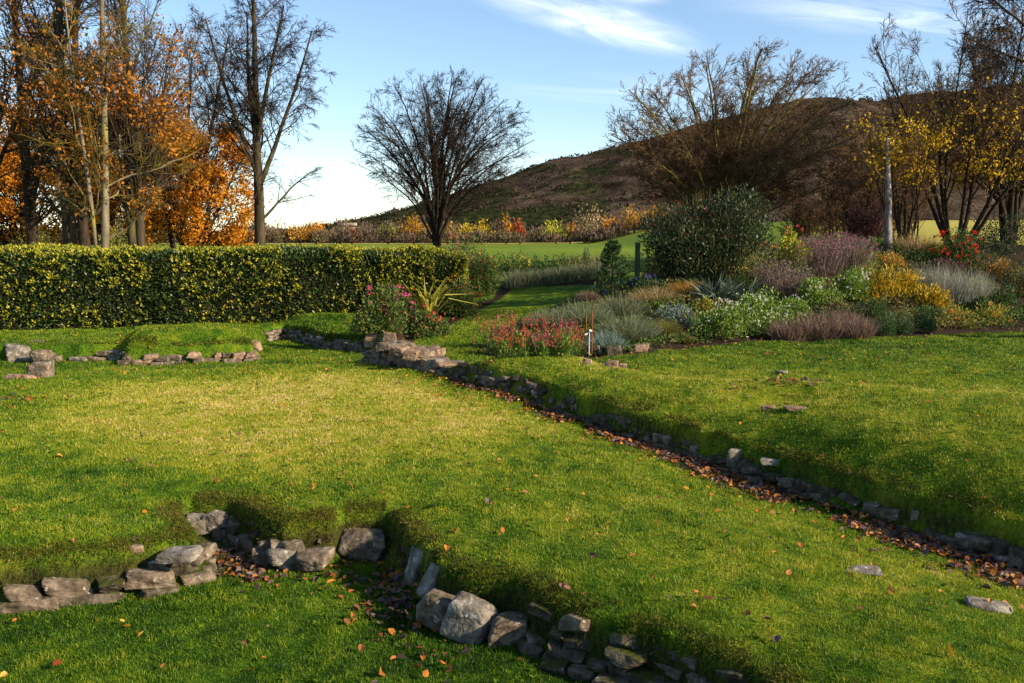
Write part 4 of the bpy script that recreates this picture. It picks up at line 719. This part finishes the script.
# low mixed ground cover fills the soil between the plants
X, Y = rng.uniform(-1, 16, 90000), rng.uniform(15.5, 30, 90000); X = np.concatenate([X, rng.uniform(-4, 0, 14000)]); Y = np.concatenate([Y, rng.uniform(18, 26, 14000)])
k = np.minimum.reduce([np.where(inside(X, Y, p), -sdp(X, Y, p), 9) for p in (BED_RIGHT, BED_LEFT)]); cv = fbm(X, Y, 1.1, 4, 2); ok = (k < -.28) & (cv > .36) & (np.abs(X) < .62 * Y + 1); X, Y, cv = X[ok], Y[ok], cv[ok]; n = len(X)
hgt = (.08 + .30 * sstep(2.2, 4.5, X)) * sstep(.36, .62, cv) * (.6 + .8 * fbm(X, Y, .5, 2, 5)); Z = H(X, Y) + hgt * np.sqrt(rng.random(n)); d = randdir(n) + [0, -.2, .8]; Ls = .075 * rng.uniform(.5, 1.3, n)
M['cover'] = leaf_mat('ground_cover_leaves', [(.020, .040, .010), (.050, .095, .016), (.11, .17, .025), (.07, .075, .025), (.18, .11, .03), (.26, .23, .06)], .25, .6, .2)
g = obj('ground_cover', mesh('ground_cover', *leaf_geo(np.column_stack([X, Y, Z]), d, rng.normal(size=(n, 3)), Ls, Ls * .5, np.clip(fbm(X, Y, .8, 3, 7) * 1.5 - .3 + rng.normal(0, .15, n), 0, 1))), M['cover']); g['kind'] = 'stuff'
n = 1600; X, Y = rng.uniform(-4, 14, n), rng.uniform(15.5, 24, n); dd = np.minimum.reduce([np.abs(sdp(X, Y, p)) for p in (BED_RIGHT, BED_LEFT)]); k = dd < .45; V, F, v = fallen(X[k], Y[k], .07, .02); g = obj('bed_edge_leaves', mesh('bed_edge_leaves', V, F, v), M['litter']); g['kind'] = 'stuff'

# ------------------------------------------------------------------ trees
def grow(S, D, L_, R0, K, wander, up, r_end=.35):
    P = [S]; d = unit(D)
    for k in range(1, K):
        d = unit(d + rng.normal(0, wander, d.shape) + np.array([0, 0, 1.]) * (up if np.isscalar(up) else up[:, None])); P.append(P[-1] + d * (L_ / (K - 1))[:, None])
    return np.stack(P, 1), R0[:, None] * np.linspace(1, r_end, K)[None, :]
def kids(P, Rr, n, t0, t1, ang, asd, env=None, ratio=.5, rr=.6, lmin=.1, tp=1.0, taper=.5, rmin=.004, flat=0.):
    B, K, _ = P.shape; m = B * n; pi = np.repeat(np.arange(B), n); t = t0 + (t1 - t0) * rng.random(m) ** tp; f = t * (K - 1); i = np.minimum(f.astype(int), K - 2); w = (f - i)[:, None]
    S = P[pi, i] * (1 - w) + P[pi, i + 1] * w; T = unit(P[pi, i + 1] - P[pi, i]); rad = Rr[pi, i] * (1 - w[:, 0]) + Rr[pi, i + 1] * w[:, 0]
    pr = rng.normal(size=(m, 3)); pr[:, 2] *= (1 - flat); pr = unit(np.cross(T, np.cross(pr, T))); a = np.radians(rng.normal(ang, asd, m)); D = unit(T * np.cos(a)[:, None] + pr * np.sin(a)[:, None])
    PL = np.linalg.norm(np.diff(P, axis=1), axis=2).sum(1); L_ = PL[pi] * ratio * (1 - taper * t) * rng.uniform(.65, 1.25, m)
    if env is not None:                    # keep inside the crown's outline
        c, r = np.array(env[0]), np.array(env[1]); q = (S - c) / r; e = D / r; A = (e * e).sum(1); Bq = (q * e).sum(1); Cq = (q * q).sum(1) - 1; disc = np.maximum(Bq * Bq - A * Cq, 0); dist = (-Bq + np.sqrt(disc)) / A
        L_ = np.minimum(L_, np.maximum(dist, .25) * rng.uniform(.8, 1.0, m))
    k = L_ > lmin; return S[k], D[k], L_[k], np.maximum(rad[k] * rr * rng.uniform(.7, 1.1, k.sum()), rmin)
def tree(name, label, base, stems, levels, bark, twig, env=None, leaves=None, group=None, root=None, thick=2, cat='tree', sw=.06, sup=.03):
    """ stems: (dx, dy, direction, length, radius); levels: dicts for kids + grow; leaves: (n, size, material, where) """
    t = thing(name, label, cat, base, group); S = np.array([[a[0], a[1], a[5] if len(a) > 5 else -.15] for a in stems]); D = np.array([a[2] for a in stems], float); L_ = np.array([a[3] for a in stems], float); R0 = np.array([a[4] for a in stems], float)
    if stems[0][3] and any(len(a) > 5 for a in stems):   # forks leave the main trunk where it stands
        P0, R0_ = grow(S[:1], D[:1], L_[:1], R0[:1], 12, sw, sup, .25); Pf = P0[0]; Sf = S[1:].copy()
        for q_ in Sf: q_[:2] = [np.interp(q_[2], Pf[:, 2], Pf[:, 0]), np.interp(q_[2], Pf[:, 2], Pf[:, 1])]
        P1, R1_ = grow(Sf, D[1:], L_[1:], R0[1:], 12, sw, .05, .25); P, Rr = np.concatenate([P0, P1]), np.concatenate([R0_, R1_])
    else: P, Rr = arch(stems, (.36 if bark == 'bark_moss' else .17)) if stems[0][3] == 0 else grow(S, D, L_, R0, 12, sw, sup, .25)
    Rr[S[:, 2] < 0, 0] *= 1.35; geos = [[], []]; geos[0].append(tube_geo(P, Rr, 9, rng.random(len(P)))); lastP = None
    for i, lv in enumerate(levels):
        a = dict(lv); K = a.pop('K', 6); wd_ = a.pop('wander', .12); up = a.pop('up', .05); re = a.pop('re', .35)
        s, d, l, r = kids(P, Rr, env=env, **a); P, Rr = grow(s, d, l, r, K, wd_, up, re); geos[0 if i < thick - 1 else 1].append(tube_geo(P, Rr, 6 if i == 0 else (4 if i == 1 else 3), rng.random(len(P))))
        if i >= 1: lastP = P if lastP is None else lastP
    part_ = lambda nm, g, m: obj(nm, mesh(nm, *cat_geo(g), smooth=nm == 'trunk'), M[m], t)
    part_('trunk', geos[0], bark)
    if geos[1]: part_('crown', geos[1], twig)
    for lf in (leaves or []):
        n, size, mat, where = lf[:4]; m = int(n * 3); i = rng.integers(0, len(P), m); k = rng.integers(0, P.shape[1], m); c = P[i, k] + rng.normal(0, size * .8, (m, 3)); w = where(c + np.array(base)) if where else np.ones(m); c = c[rng.random(m) < w][:n]
        Ls = size * rng.uniform(.6, 1.25, len(c)); obj('leaves', mesh('leaves', *leaf_geo(c, randdir(len(c)) - [0, 0, .5], rng.normal(size=c.shape), Ls, Ls * .7, np.clip(.6 * fbm(c[:, 0] * 1.0 + c[:, 1] * .5, c[:, 2], .9, 3, 3) + .5 * rng.random(len(c)) - .05, 0, 1))), M[mat], t)
    return t
def at(x, Y): p = dp(x, 248, Y); return (p[0], Y, float(H(p[0], Y)))
def zpx(y, Y): return dp(512, y, Y)[2]
M['leaf_beech'] = leaf_mat('orange_beech_leaves', [(.18, .060, .006), (.42, .155, .008), (.62, .27, .012), (.75, .42, .025)], .45, .5, .25)
M['leaf_brown'] = leaf_mat('brown_orange_leaves', [(.09, .035, .008), (.24, .085, .010), (.42, .16, .010), (.55, .27, .015)], .4, .5, .25)
M['leaf_yellow'] = leaf_mat('yellow_leaves', [(.34, .20, .008), (.66, .42, .010), (.82, .58, .02)], .45, .5, .25)
M['leaf_rusty'] = leaf_mat('rusty_bud_leaves', [(.06, .026, .012), (.13, .050, .018), (.20, .085, .02)], .3, .6, .2)
def fan(k, spread, ln, r, lean=(0, 0), rad=.15):
    o = []
    for i in range(k):
        a = i / k * 6.283 + rng.uniform(-.4, .4); s = spread * rng.uniform(.25, 1.0); o.append((math.cos(a) * rad * s / max(spread, .01), math.sin(a) * rad * s / max(spread, .01), (math.cos(a) * s + lean[0], math.sin(a) * s + lean[1], 1), ln * rng.uniform(.85, 1.08), r * rng.uniform(.6, 1.05)))
    return o
BARE = [dict(n=16, t0=.22, t1=.97, ang=48, asd=10, ratio=.5, rr=.5, K=8, wander=.10, up=.07), dict(n=9, t0=.2, t1=1, ang=40, asd=12, ratio=.5, rr=.55, K=6, wander=.14, up=.02, rmin=.010), dict(n=7, t0=.15, t1=1, ang=38, asd=14, ratio=.5, rr=.6, K=5, wander=.18, up=.0, rmin=.008), dict(n=5, t0=.2, t1=1, ang=38, asd=15, ratio=.5, rr=.7, K=4, wander=.2, up=-.02, rmin=.007)]
def dome(k, env, th, r, tilt=1.9, f=.92):
    """ stems that leave a short trunk, rise steeply and arch out to the outline of a rounded crown """
    o = [(0, 0, (0, 0, th + .5), 0, r * 2.3, -.15)]; c, rr = np.array(env[0]), np.array(env[1])
    for i in range(k):
        a = i * 2.399 + rng.uniform(-.3, .3); el = math.acos(max(1 - (1 - math.cos(tilt)) * (i + .3) / k, -1)); d = np.array([math.cos(a) * math.sin(el), math.sin(a) * math.sin(el), math.cos(el)])
        e = c + d * rr * f * rng.uniform(.9, 1.02); o.append((d[0] * r * .8, d[1] * r * .8, tuple(e), 0, r * rng.uniform(.75, 1.1) * (1 - .18 * el), th * rng.uniform(.3, 1.0)))
    return o
def arch(st, cx=.22):
    u = np.linspace(0, 1, 12)[None, :, None]; A = np.array([[a[0], a[1], a[5]] for a in st]); E = np.array([a[2] for a in st]); C = A + (E - A) * [cx, cx, .62] + rng.normal(0, .12, A.shape) * (np.arange(len(A)) > 0)[:, None]
    P = A[:, None] * (1 - u) ** 2 + 2 * C[:, None] * u * (1 - u) + E[:, None] * u ** 2; w = rng.normal(0, .05, P.shape); w[:, :2] = 0; w[0] = 0
    return P + np.cumsum(w, 1) * .6, np.array([a[4] for a in st])[:, None] * np.linspace(1, .22, 12)
# tall bare tree left of centre
b = at(260, 36); tree('bare_tree', 'tall bare tree with one grey trunk and drooping twig tips, left of centre', b, [(0, 0, (.0, 0, 1), 11.4, .25), (0, 0, (.42, .1, 1), 6.6, .11, 3.4), (0, 0, (-.42, -.1, 1), 6.2, .11, 3.9), (0, 0, (.22, -.2, 1), 5.6, .11, 5.0), (0, 0, (-.2, .25, 1), 5.4, .11, 5.2)],
     [dict(n=17, t0=.18, t1=.99, ang=44, asd=11, ratio=.48, rr=.32, K=9, wander=.10, up=.02, taper=.6), dict(n=11, t0=.12, t1=1, ang=40, asd=12, ratio=.46, rr=.5, K=7, wander=.14, up=-.03, rmin=.009), dict(n=8, t0=.12, t1=1, ang=36, asd=14, ratio=.5, rr=.6, K=5, wander=.18, up=-.10, rmin=.007), dict(n=5, t0=.2, t1=1, ang=34, asd=15, ratio=.65, rr=.7, K=4, wander=.2, up=-.18, rmin=.006)], 'bark_grey', 'twig_dark', env=((.4, 0, 6.5), (3.9, 3.8, 5.6)), sw=.025)
# round many-stemmed bare tree
b = at(437, 44); ev = ((.42, 0, 5.75), (4.75, 4.5, 4.05)); tree('bare_tree', 'round-crowned bare tree with many stems fanning from a short trunk, standing at the field edge', b, dome(34, ev, 2.3, .105, 1.95),
     [dict(n=17, t0=.32, t1=1, ang=38, asd=12, ratio=.32, rr=.40, K=7, wander=.10, up=.0, taper=.3), dict(n=8, t0=.15, t1=1, ang=36, asd=12, ratio=.46, rr=.55, K=5, wander=.13, up=.015, rmin=.009), dict(n=6, t0=.15, t1=1, ang=36, asd=14, ratio=.5, rr=.6, K=4, wander=.15, up=.02, rmin=.007), dict(n=3, t0=.2, t1=1, ang=34, asd=14, ratio=.6, rr=.7, K=3, wander=.15, up=.02, rmin=.006)], 'bark_dark', 'twig_dark', env=ev)
# large mossy spreading tree behind the berry shrub
b = at(722, 36); w_ = lambda c: np.where((c[:, 0] < b[0] - .5) & (c[:, 2] < 6.6), 1, .45) * sstep(8.6, 6.0, c[:, 2])
ev = ((.5, 0, 4.2), (5.8, 4.9, 3.95)); tree('spreading_tree', 'wide mossy-branched bare tree with a rounded rusty-tinted crown, behind the berry shrub', b, dome(36, ev, .9, .105, 2.0),
     [dict(n=23, t0=.20, t1=1, ang=40, asd=12, ratio=.28, rr=.42, K=7, wander=.13, up=.01, taper=.3), dict(n=8, t0=.15, t1=1, ang=38, asd=12, ratio=.46, rr=.55, K=5, wander=.16, up=.02, rmin=.010), dict(n=7, t0=.15, t1=1, ang=36, asd=14, ratio=.5, rr=.6, K=4, wander=.16, up=.03, rmin=.008), dict(n=3, t0=.2, t1=1, ang=34, asd=14, ratio=.6, rr=.7, K=3, wander=.15, up=.04, rmin=.007)], 'bark_moss', 'twig_red', env=ev, leaves=[(11000, .075, 'leaf_rusty', w_)], thick=2)
# trees on the right
yl = lambda lo, hi: (lambda c: np.exp(-((c[:, 2] - (lo + hi) / 2) / ((hi - lo) * .38)) ** 2) * sstep(.42, .62, fbm(c[:, 0] * 1.1 + c[:, 1] * .4, c[:, 2] * 1.3, 1.0, 3, 4)))
T4 = dict(n=4, t0=.2, t1=1, ang=40, asd=12, ratio=.6, rr=.7, K=3, rmin=.007)
b = at(903, 30); tree('shrubby_tree', 'slender many-stemmed tree with yellow leaves beside the white-barked trunk', b, fan(8, .34, 4.0, .06, (-.04, 0), .2), [dict(n=9, t0=.3, t1=1, ang=36, asd=10, ratio=.5, rr=.5, K=6, up=.04, rmin=.012), dict(n=8, t0=.2, t1=1, ang=40, asd=12, ratio=.5, rr=.6, K=5, up=.02, rmin=.009), dict(n=5, t0=.2, t1=1, ang=40, asd=12, ratio=.5, rr=.6, K=4, rmin=.007)], 'bark_dark', 'twig_red', leaves=[(2200, .10, 'leaf_yellow', yl(3.9, 6.2))])
b = at(956, 31); tree('yellow_leaved_tree', 'many-stemmed dark tree holding its last yellow leaves, above the scarlet flowers', b, fan(10, .50, 7.6, .085, (.10, 0), .25), [dict(n=13, t0=.2, t1=1, ang=38, asd=12, ratio=.5, rr=.5, K=7, wander=.14, up=.04, rmin=.013), dict(n=9, t0=.2, t1=1, ang=40, asd=12, ratio=.5, rr=.6, K=5, up=.03, rmin=.010), dict(n=6, t0=.2, t1=1, ang=40, asd=12, ratio=.5, rr=.6, K=4, rmin=.008), T4], 'bark_dark', 'twig_red', env=((.3, 0, 4.3), (4.2, 4, 5.2)), leaves=[(9000, .10, 'leaf_yellow', yl(3.4, 6.6))])
b = at(1008, 33); tree('tall_bare_tree', 'tall bare tree over yellow leaves at the right picture edge', b, fan(7, .34, 8.6, .12, (-.06, 0), .2), [dict(n=16, t0=.2, t1=1, ang=38, asd=12, ratio=.45, rr=.5, K=7, wander=.14, up=.05, rmin=.014), dict(n=9, t0=.2, t1=1, ang=38, asd=12, ratio=.5, rr=.6, K=5, up=.03, rmin=.010), dict(n=7, t0=.2, t1=1, ang=40, asd=12, ratio=.5, rr=.6, K=4, rmin=.008), T4], 'bark_dark', 'twig_grey', env=((-.6, 0, 4.6), (4.6, 4, 4.7)), leaves=[(8000, .10, 'leaf_yellow', yl(3.0, 6.4))])
b = at(889, 29.3); tree('white_barked_tree', 'white-barked leaning trunk with bare twigs behind the low green plants', b, [(0, 0, (-.06, 0, 1), 3.9, .16)], [dict(n=9, t0=.55, t1=1, ang=40, asd=10, ratio=.5, rr=.3, K=6, up=.06, rmin=.012), dict(n=7, t0=.2, t1=1, ang=40, asd=12, ratio=.5, rr=.6, K=5, rmin=.009)], 'bark_birch', 'twig_red', leaves=[(260, .12, 'leaf_yellow', None)], thick=1, sw=.02)
b = at(1088, 19.5); tree('overhanging_tree', 'big bare tree just outside the right edge, its branches crossing the top right sky', b, [(0, 0, (-.12, 0, 1), 10.5, .22), (0, 0, (-1, .1, .16), 3.4, .06, 5.2), (0, 0, (-1, .25, .5), 3.6, .06, 5.6)], [dict(n=15, t0=.64, t1=.98, ang=58, asd=12, ratio=.42, rr=.28, K=9, wander=.10, up=.0), dict(n=10, t0=.15, t1=1, ang=40, asd=12, ratio=.5, rr=.55, K=7, wander=.14, up=-.03, rmin=.008), dict(n=8, t0=.15, t1=1, ang=38, asd=12, ratio=.5, rr=.6, K=5, wander=.18, up=-.06, rmin=.006), dict(n=3, t0=.2, t1=1, ang=36, asd=12, ratio=.5, rr=.6, K=4, up=-.05, rmin=.005)], 'bark_grey', 'twig_dark', leaves=[(120, .08, 'leaf_yellow', None)])
for (x, Y, hgt, sp, lb) in ((858, 38, 5.2, .45, 'bare brown shrub-like tree left of the white trunk'), (838, 42, 4.6, .6, 'wider brown thicket tree right of the big mossy tree'), (868, 46, 7.4, .3, 'thin upright bare tree reaching the hill skyline left of the yellow leaves'), (905, 47, 8.6, .35, 'bare tree behind the yellow leaves crossing the hill skyline'), (800, 45, 4.4, .6, 'low brown bare tree behind the seed heads'), (688, 47, 6.5, .6, 'bare tree standing behind the left half of the mossy tree')):
    b = at(x, Y); tree('bare_tree', lb, b, fan(9, sp, hgt * .75, .06, rad=.3), [dict(n=11, t0=.12, t1=1, ang=36, asd=12, ratio=.5, rr=.5, K=6, wander=.14, up=.05, rmin=.014), dict(n=9, t0=.2, t1=1, ang=38, asd=12, ratio=.5, rr=.6, K=5, up=.03, rmin=.011), dict(n=6, t0=.2, t1=1, ang=38, asd=12, ratio=.55, rr=.6, K=4, rmin=.010), T4], 'bark_dark', 'twig_red', sw=.09)
q = at(862, 36); t = thing('dark_shrub', 'dense dark reddish-brown shrub left of the white trunk', 'shrub', q); part('foliage', foliage(7000, 1.1, .9, 1.9, .07, 10), 'leaf_maroon', t); part('stems', woody(50, 1.1, .9, 1.9, .012), 'stem', t)
# left wood: trunks behind the hedge with the last orange leaves
LT = [dict(n=22, t0=.14, t1=.98, ang=33, asd=10, ratio=.42, rr=.40, K=8, wander=.09, up=.06, rmin=.016), dict(n=11, t0=.15, t1=1, ang=40, asd=14, ratio=.52, rr=.55, K=6, wander=.17, up=.02, rmin=.012), dict(n=11, t0=.15, t1=1, ang=38, asd=14, ratio=.58, rr=.6, K=4, wander=.18, rmin=.008)]
lw = lambda dens: (lambda c: dens * np.where(c[:, 2] < 7, 1, .38) * sstep(.36, .6, fbm(c[:, 0] * .9 + c[:, 1] * .3, c[:, 2] * .9, 1, 3, 5)))
for (x, Y, ln, r, nst, bark, nl, lb) in ((70, 31, 13.5, .29, 1, 'bark_grey', 2600, 'thick grey trunk standing left of the pale forked tree'), (86, 33, 13, .24, 1, 'bark_dark', 2200, 'dark trunk close behind the pale forked tree'), (131, 30, 12.5, .17, 1, 'bark_grey', 1500, 'slim grey trunk, left one of the close pair at the orange beech'),
                                        (143, 29.5, 12.5, .18, 1, 'bark_grey', 1500, 'slim grey trunk, right one of the close pair at the orange beech'), (34, 35, 13, .27, 1, 'bark_dark', 3000, 'dark trunk among orange leaves near the left picture edge'), (-6, 33, 13, .3, 1, 'bark_dark', 3200, 'tree at the very left edge with dense orange-brown leaves'), (176, 44, 11, .16, 3, 'bark_dark', 1200, 'thin dark tree behind the orange beech')):
    b = at(x, Y); tree('woodland_tree', lb, b, [(i * .25, 0, (rng.normal(0, .02) + (i - (nst - 1) / 2) * .2, rng.normal(0, .02), 1), ln * rng.uniform(.9, 1.05), r * .9) for i in range(nst)], LT, bark, 'twig_grey', sw=.022, leaves=[(int(nl * 2.0), .125, 'leaf_brown', lw(.9))], group='trees behind the left hedge')
b = at(103, 27); tree('forked_tree', 'pale lichened forked tree with crooked mossy low branches, in front of the darker trunks', b, [(0, 0, (.012, 0, 1), 12, .135), (-.03, .02, (-.15, .05, 1), 9, .085)], [dict(n=11, t0=.14, t1=.95, ang=46, asd=16, ratio=.28, rr=.32, K=9, wander=.2, up=.06, rmin=.016)] + LT[1:], 'bark_pale', 'twig_moss', sw=.02, leaves=[(1500, .12, 'leaf_brown', lw(.8))], group='trees behind the left hedge')
gap = lambda c: .2 + .8 * sstep(.40, .58, fbm(c[:, 0] * 1.1 + c[:, 1] * .5, c[:, 2] * 1.6, 1.0, 3, 2))
b = at(196, 41); tree('beech', 'broad beech with dense glowing orange leaves at the right end of the left wood', b, fan(7, .65, 7.0, .13, (-.15, 0), .3), [dict(n=16, t0=.08, t1=1, ang=56, asd=14, ratio=.60, rr=.45, K=7, wander=.12, up=.0, rmin=.014), dict(n=9, t0=.15, t1=1, ang=42, asd=14, ratio=.5, rr=.55, K=5, up=-.02, rmin=.010), dict(n=6, t0=.2, t1=1, ang=40, asd=14, ratio=.5, rr=.6, K=4, up=-.04, rmin=.008)], 'bark_dark', 'twig_dark', env=((-1.1, 0, 3.0), (4.3, 3.6, 4.4)), leaves=[(24000, .15, 'leaf_beech', gap)])
b = at(118, 44); tree('beech', 'second orange beech filling the gaps between the left trunks', b, fan(5, .5, 6.4, .16, (0, 0), .3), [dict(n=14, t0=.1, t1=1, ang=52, asd=14, ratio=.60, rr=.45, K=7, wander=.12, rmin=.014), dict(n=8, t0=.15, t1=1, ang=42, asd=14, ratio=.5, rr=.55, K=5, rmin=.010), dict(n=5, t0=.2, t1=1, ang=40, asd=14, ratio=.5, rr=.6, K=4, rmin=.008)], 'bark_dark', 'twig_dark', env=((0, 0, 3.2), (5, 3.2, 4.4)), leaves=[(22000, .15, 'leaf_beech', gap)])
b = at(22, 42); tree('beech', 'orange-brown beech behind the trunks at the far left', b, fan(6, .5, 7.5, .18, (0, 0), .3), [dict(n=14, t0=.1, t1=1, ang=52, asd=14, ratio=.60, rr=.45, K=7, wander=.12, rmin=.014), dict(n=8, t0=.15, t1=1, ang=42, asd=14, ratio=.5, rr=.55, K=5, rmin=.010), dict(n=5, t0=.2, t1=1, ang=40, asd=14, ratio=.5, rr=.6, K=4, rmin=.008)], 'bark_dark', 'twig_dark', env=((0, 0, 4.0), (5, 3.2, 5.4)), leaves=[(22000, .15, 'leaf_beech', gap)])
for (x, Y, w, h, lb) in ((120, 36, 1.0, 2.2, 'yellow-green bush between the left trunks just above the hedge'), (30, 38, 1.4, 2.3, 'yellow-green bush above the hedge at the far left')):
    q = at(x, Y); t = thing('bush', lb, 'bush', q); part('foliage', foliage(2600, w, .9, h, .11, 8), 'leaf_mixed' if x < 60 else 'leaf_lime2', t) if False else part('foliage', foliage(2600, w, .9, h, .11, 8), 'leaf_olive', t); part('stems', woody(20, w, .9, h, .012), 'stem', t)

# ------------------------------------------------------------------ the far edge of the field
def far_crown(w, h, n, leaf): 
    g = foliage(n, w / 2, w / 2, h * .86, leaf, 13, .5, .5, .7, .2); return (g[0] + [0, 0, h * .14], g[1], g[2])
FAR = [(262, 30, 24, 'heather', 'brown'), (300, 26, 26, 'rust', 'rust-brown'), (316, 24, 28, 'beech', 'orange'), (336, 20, 20, 'seed', 'brownish'), (352, 12, 18, 'crimson', 'small dark red'), (340, 8, 10, 'gold', 'small yellow'), (388, 26, 24, 'olive', 'olive'), (414, 32, 30, 'beechgold', 'golden'), (448, 22, 24, 'rust', 'rusty'), (466, 18, 26, 'gold', 'yellow'), (482, 28, 30, 'gold', 'broad yellow'),
       (506, 22, 30, 'beechgold', 'amber'), (520, 16, 26, 'crimson', 'orange-red'), (556, 26, 32, 'lime', 'bright yellow-green'), (570, 20, 22, 'beech', 'low orange'), (592, 34, 40, 'straw', 'tall buff'), (612, 24, 24, 'beech', 'orange'), (634, 24, 30, 'rust', 'rusty'), (655, 26, 28, 'beechgold', 'amber')]
M['leaf_beechgold'] = leaf_mat('amber_leaves', [(.16, .07, .008), (.36, .17, .010), (.52, .28, .015)], .3, .6, .2); M['leaf_crimson'] = leaf_mat('red_leaves', [(.12, .02, .01), (.28, .05, .012), (.42, .11, .015)], .3, .6, .2)
nb_ = {}
for i_, (x, w, h, pal, word) in enumerate(FAR):
    Y = 212 + (i_ * 37 % 17); p = dp(x, 244, Y); z = float(H(p[0], Y)); s_ = Y / FPX; prev = FAR[i_ - 1][4] if i_ else 'dark'
    t = thing('distant_tree', f'{word} tree in the far treeline, to the right of the {prev} one', 'tree', (p[0], Y, z)); part('crown', far_crown(w * s_ * 1.3, h * s_ * rng.uniform(.8, 1.15), 420, .6), 'leaf_' + pal, t); part('trunk', tube_geo(np.array([[[0, 0, -.2], [.1, 0, h * s_ * .5]]]), np.array([[.25, .12]]), 6), 'stem', t)
parts = []
for i_ in range(330):
    x = rng.uniform(-200, 820); Y = rng.uniform(206, 246); p = dp(x, 244, Y); w, h = rng.uniform(4, 10), rng.uniform(2.8, 6.4) * (.6 + .45 * (Y > 218)); n = 260; P, o = lump_points(n, w / 2, w / 2, h, 6, shell=.4); d = o * .7 + rng.normal(0, .35, P.shape) + [0, 0, .6]; Ls = rng.uniform(.5, 1.1, len(P))
    parts.append(leaf_geo(P + [p[0], Y, float(H(p[0], Y)) + .2], d, rng.normal(size=P.shape), Ls, Ls * .35, np.clip(rng.random() * .8 + rng.normal(0, .12, len(P)), 0, 1)))
M['woods'] = leaf_mat('far_bare_woods', [(.060, .042, .032), (.11, .078, .058), (.13, .085, .050), (.10, .09, .045), (.18, .12, .06)], .1, .9, .05)
g = obj('far_woods', mesh('far_woods', *cat_geo(parts)), M['woods']); g['kind'] = 'stuff'
# pale flat-topped building above the far trees
p = dp(346, 226, 330); M['pale_wall'] = noise_mat('pale_render', [(.4, (.34, .28, .20)), (.7, (.44, .37, .27))], .3, .9, .05); M['dark_glass'] = noise_mat('window_glass', [(.4, (.03, .035, .04)), (.7, (.05, .055, .06))], 1, .2, 0)
t = thing('building', 'pale flat-roofed building far off, showing above the treeline at left', 'building', (p[0], 330, -1.4)); me = box_bm(8.4, 8, 8.6, .05); obj('wall', me, M['pale_wall'], t); o = obj('roof', box_bm(8.8, 8.4, .4, .05), M['bark_grey'], t); o.location.z = 8.603
o = obj('roof', box_bm(5.0, 5, 1.0, .05), M['pale_wall'], t); o.location = (1.2, 0, 9.006)

# broad-leaved weeds and moss rosettes in the turf
X, Y = frustum(900, 4.4, 15, .9, .5); cw = fbm(X, Y, 1.4, 3, 6); k = (cw > .5) & (bil(soil, X, Y) < .3); X, Y = X[k], Y[k]; m = len(X); pc = 7; a = rng.random(m * pc) * 6.283; c = np.repeat(np.column_stack([X, Y, H(X, Y) + .012]), pc, 0); Ls = .032 * rng.uniform(.6, 1.4, m * pc)
g = obj('lawn_weeds', mesh('lawn_weeds', *leaf_geo(c, np.column_stack([np.cos(a), np.sin(a), rng.uniform(.15, .7, m * pc)]), np.tile([0, 0, 1.], (m * pc, 1)), Ls, Ls * .55, np.clip(np.repeat(rng.random(m), pc) * .35 + .08, 0, 1))), M['grass']); g['kind'] = 'stuff'
